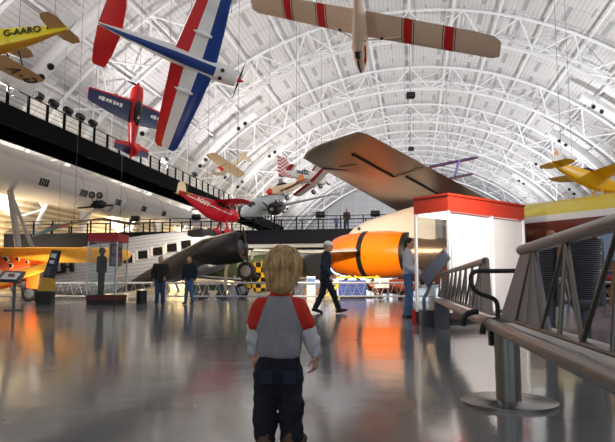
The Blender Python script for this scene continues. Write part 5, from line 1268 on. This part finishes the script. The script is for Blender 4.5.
# raglan shirt
gs = mat('heather_grey', (152, 152, 158), .85, 0, .16, 60); rs = mat('raglan_red', (206, 42, 28), .8, 0, .1, 30); wsl = mat('white_sleeve', (214, 212, 216), .85, 0, .08, 30)
pr = []
for s in (-1, 1): pr += [('c', (s*.034+.004, 0, .42), (s*.036+.003, .0, .57), .064, .06, .05)]
for s, el, sh in ((-1, (-.101, -.004, .535), (-.074, 0, .598)), (1, (.121, -.008, .535), (.08, 0, .598))):
    pr += [('c', (0, 0, .615), sh, .04, .039, .03), ('c', sh, el, .041, .039, .03)]
pr.append(('c', (.004, 0, .63), (.008, -.002, .662), .046, .04, .03))
def shirt_m(p):
    x = abs(p[0]-.004); z = p[2]
    return 1 if (x > .044+(.662-z)*.37 and z > .47) or z > .652 else 0
SL = [((-.131, -.01, .452), (-.25, 0, -1)), ]
folds = lambda X, Y_, Z: .0026*np.sin(55*Z+4*np.sin(26*X)+2)*np.clip((.62-Z)*6, 0, 1)+.0016*np.sin(95*X+30*Z)
shirt = sdf_obj('shirt', pr, .004, [gs, rs], K, folds, [((0, 0, .388), (-.06, 0, -1))], shirt_m)
for s, el, wr in ((-1, (-.102, -.004, .53), LH_), (1, (.122, -.008, .53), RH_)):
    e, w_ = V(el), V(wr); q = e.lerp(w_, .9)
    sdf_obj('sleeve', [('c', tuple(e), tuple(e.lerp(w_, .5)), .035, .034, .01), ('c', tuple(e.lerp(w_, .5)), tuple(q), .034, .027, .01)], .004, wsl, K, lambda X, Y_, Z: .002*np.sin(110*Z+3*np.sin(60*X)))
# trousers
pr = []
for s in (-1, 1):
    pr += [('c', (s*.036+.001, 0, .37), (s*.044, .0, .31), .058, .06, .04), ('c', (s*.046, 0, .31), (s*.053, .008, .19), .06, .052, .02), ('c', (s*.056, .008, .19), (s*.057, -.004, .06), .053, .05, .015)]
jeans = mat('child_denim', (24, 28, 42), .85, 0, .35, 40)
def jf(X, Y_, Z): return .004*np.sin(52*Z+5*np.sin(22*X+2)+3*np.sin(18*Y_))*np.clip((.34-Z)*5, .15, 1)+.0016*np.sin(130*Z+40*X)
tr = sdf_obj('trousers', pr, .004, jeans, K, jf, [((0, 0, .405), (0, 0, 1)), ((0, 0, .022), (0, 0, -1))])
for s in (-1, 1):
    b = MB(); px_ = s*.05; b.box((px_-.026, -.074, .285), (px_+.026, -.062, .34)); b.build('back_pocket', mat('pocket_denim', (38, 44, 62), .85), tr, False)
shoe_b = mat('child_brown_shoe', (92, 62, 44), .6)
for s, ang_ in ((-1, .1), (1, -.45)):
    f = V((math.sin(-ang_), math.cos(ang_), 0)); p = V((s*.057, -.012, 0))
    sh = sdf_obj('shoe', [('c', tuple(p-f*.03+V((0, 0, .03))), tuple(p+f*.03+V((0, 0, .03))), .03, .03, .01), ('c', tuple(p+f*.03+V((0, 0, .028))), tuple(p+f*.1+V((0, 0, .025))), .03, .026, .01), ('c', tuple(p-f*.02+V((0, 0, .03))), tuple(p-f*.015+V((0, 0, .06))), .03, .031, .01)], .004, shoe_b, K, None, [((0, 0, .006), (0, 0, -1))])
    b = MB(); pts = [p+f*y+V((f.y, -f.x, 0))*x for x, y in [(.033*math.cos(a), .035+.097*math.sin(a)) for a in np.linspace(0, 2*PI, 24, endpoint=False)]]
    b.prism(pts, (0, 0, .012)); b.build('sole', rubber, sh, False)
# hair: scalp volume plus falling locks
def hair_mat():
    m = bpy.data.materials.new('blond_hair'); m.use_nodes = True; nt = m.node_tree; b_ = nt.nodes['Principled BSDF']
    tc = nt.nodes.new('ShaderNodeTexCoord'); n = nt.nodes.new('ShaderNodeTexNoise'); n.inputs['Scale'].default_value = 26; n.inputs['Detail'].default_value = 4
    mp = nt.nodes.new('ShaderNodeMapping'); mp.inputs['Scale'].default_value = (2.2, 2.2, .45)
    nt.links.new(tc.outputs['Object'], mp.inputs[0]); nt.links.new(mp.outputs[0], n.inputs['Vector'])
    r = nt.nodes.new('ShaderNodeValToRGB'); r.color_ramp.elements[0].position = .3; r.color_ramp.elements[0].color = (*lin((150, 108, 62)), 1); r.color_ramp.elements[1].position = .72; r.color_ramp.elements[1].color = (*lin((232, 196, 138)), 1)
    nt.links.new(n.outputs['Fac'], r.inputs[0]); nt.links.new(r.outputs[0], b_.inputs['Base Color']); b_.inputs['Roughness'].default_value = .45
    return m
hm = hair_mat(); hcx, hcy, hcz = .018, -.008, .782
hr = sdf_obj('hair', [('e', (hcx, hcy, hcz+.004), (.08, .089, .083), .0), ('e', (hcx-.004, hcy-.03, hcz-.045), (.07, .06, .06), .03), ('e', (hcx-.006, hcy-.032, hcz-.085), (.052, .042, .04), .03)], .004, hm, K, lambda X, Y_, Z: .002*np.sin(80*X+14*Z+20*Y_), [((0, .055, .80), (0, 1, -.75)), ((0, .035, .73), (0, .9, -.2))])
rnd = random.Random(3); b = MB()
for i in range(620):
    az = rnd.uniform(0, 2*PI); front = math.sin(az)            # +y is the face
    if front > .55 and rnd.random() < .4: continue
    el0 = rnd.uniform(.1, 1.45); Lk = rnd.uniform(.05, .085); end = -1.12+rnd.uniform(-.08, .3) if front < .3 else (-.15 if front > .6 else -.6)
    fz0 = rnd.random()**2; pts = []; tw = rnd.uniform(-.35, .35); r_ = rnd.uniform(1.0, 1.07); el1 = max(end, el0-rnd.uniform(.7, 1.5))
    for k in range(7):
        u = k/6; el_ = el0+(el1-el0)*u; a = az+tw*u; ce, se = math.cos(el_), math.sin(el_); k2 = max(ce, .98+.32*se if se < -.2 else 0)
        fl = 1+.28*max(0, u-.65)*fz0
        pts.append(V((hcx+.081*r_*k2*math.cos(a)*fl, hcy+.09*r_*k2*math.sin(a)*fl-(.006 if se < -.5 else 0), hcz+.004+.085*r_*se*(1+.28*max(0, -se)**2))))
    w_ = rnd.uniform(.0022, .0042)
    b.tube(pts, [w_*.6, w_, w_*1.1, w_*1.1, w_, w_*.7, w_*.2], 4, False)
b.build('locks', hm, hr, True, 180)
# ================================================================ LIGHT
w = bpy.data.worlds.new('World'); bpy.context.scene.world = w; w.use_nodes = True
w.node_tree.nodes['Background'].inputs[0].default_value = (.86, .93, 1, 1); w.node_tree.nodes['Background'].inputs[1].default_value = .52
def area(name, loc, tgt, size, power, col=(1, .97, .93), spread=PI):
    l = bpy.data.lights.new(name, 'AREA'); l.shape = 'DISK'; l.size = size; l.energy = power; l.color = col; l.spread = spread
    o = bpy.data.objects.new(name, l); C.objects.link(o); o.location = loc
    o.rotation_euler = (V(tgt)-V(loc)).to_track_quat('-Z', 'Y').to_euler(); return o
UP = 1900
for i, y in enumerate((8, 30, 52, 74, 96, 118, 142)):
    for s in (-1, 1):
        warm = (1, .93, .90) if s < 0 else (.95, .98, 1)
        area('roof_uplight', H(s*23.0, y, 11.95), H(s*6, y+4, 31), 1.2, UP*(.62 if s < 0 and y < 40 else 1.15), warm)
# wall washers at the foot of the left flank and added fill lamps that brighten the exhibits
for y in (40, 62, 84, 110): area('wall_washer', H(-31, y, 1.2), H(-34.6, y+2, 5.5), 1.0, 1300, (1, .84, .58))
for y in (45, 65, 85): area('clerestory_washer', H(-33.6, y, 7.5), H(-36, y+3, 14), 1.0, 420, (.92, .96, 1))
for loc, tg, p, c in ((at(60, 120, 24), at(30, 285, 25), 190, (1, .76, .42)), (at(215, 170, 30), at(190, 262, 36), 300, (1, .86, .66)),
                      (at(296, 190, 25), at(366, 258, 37), 560, (1, .82, .6)), (at(500, 120, 9), at(480, 250, 11), 60, (1, .9, .85))):
    area('exhibit_fill', loc, tg, .5, p, c, math.radians(90))  # added lamps without fixtures, only to lift these exhibits
for px, Yd, tpx, tpy, tY in ((42.5, 24.5, 66, 265, 39), (143, 23, 140, 255, 37)):
    area('uplight_beam', V((gx(px, Yd), Yd, .52)), at(tpx, tpy, tY),   .3, 80, (1, .88, .72), math.radians(110))

# ================================================================ CAMERA
cd = bpy.data.cameras.new('camera'); cam = bpy.data.objects.new('camera', cd); C.objects.link(cam)
cam.location = CAM; cam.rotation_euler = (PI/2+PITCH, 0, 0); cd.sensor_width = 36; cd.lens = 36*FOC/615; cd.clip_end = 600; cd.clip_start = .05
sc = bpy.context.scene; sc.camera = cam
sc.view_settings.view_transform = 'Standard'; sc.view_settings.look = 'None'; sc.view_settings.gamma = 1; sc.view_settings.exposure = 0.1
sc.view_settings.use_curve_mapping = False
try:
    sc.cycles.use_denoising = True; sc.cycles.max_bounces = 8; sc.cycles.diffuse_bounces = 5; sc.cycles.glossy_bounces = 4
    sc.cycles.transparent_max_bounces = 12; sc.cycles.sample_clamp_indirect = 6
except Exception: pass
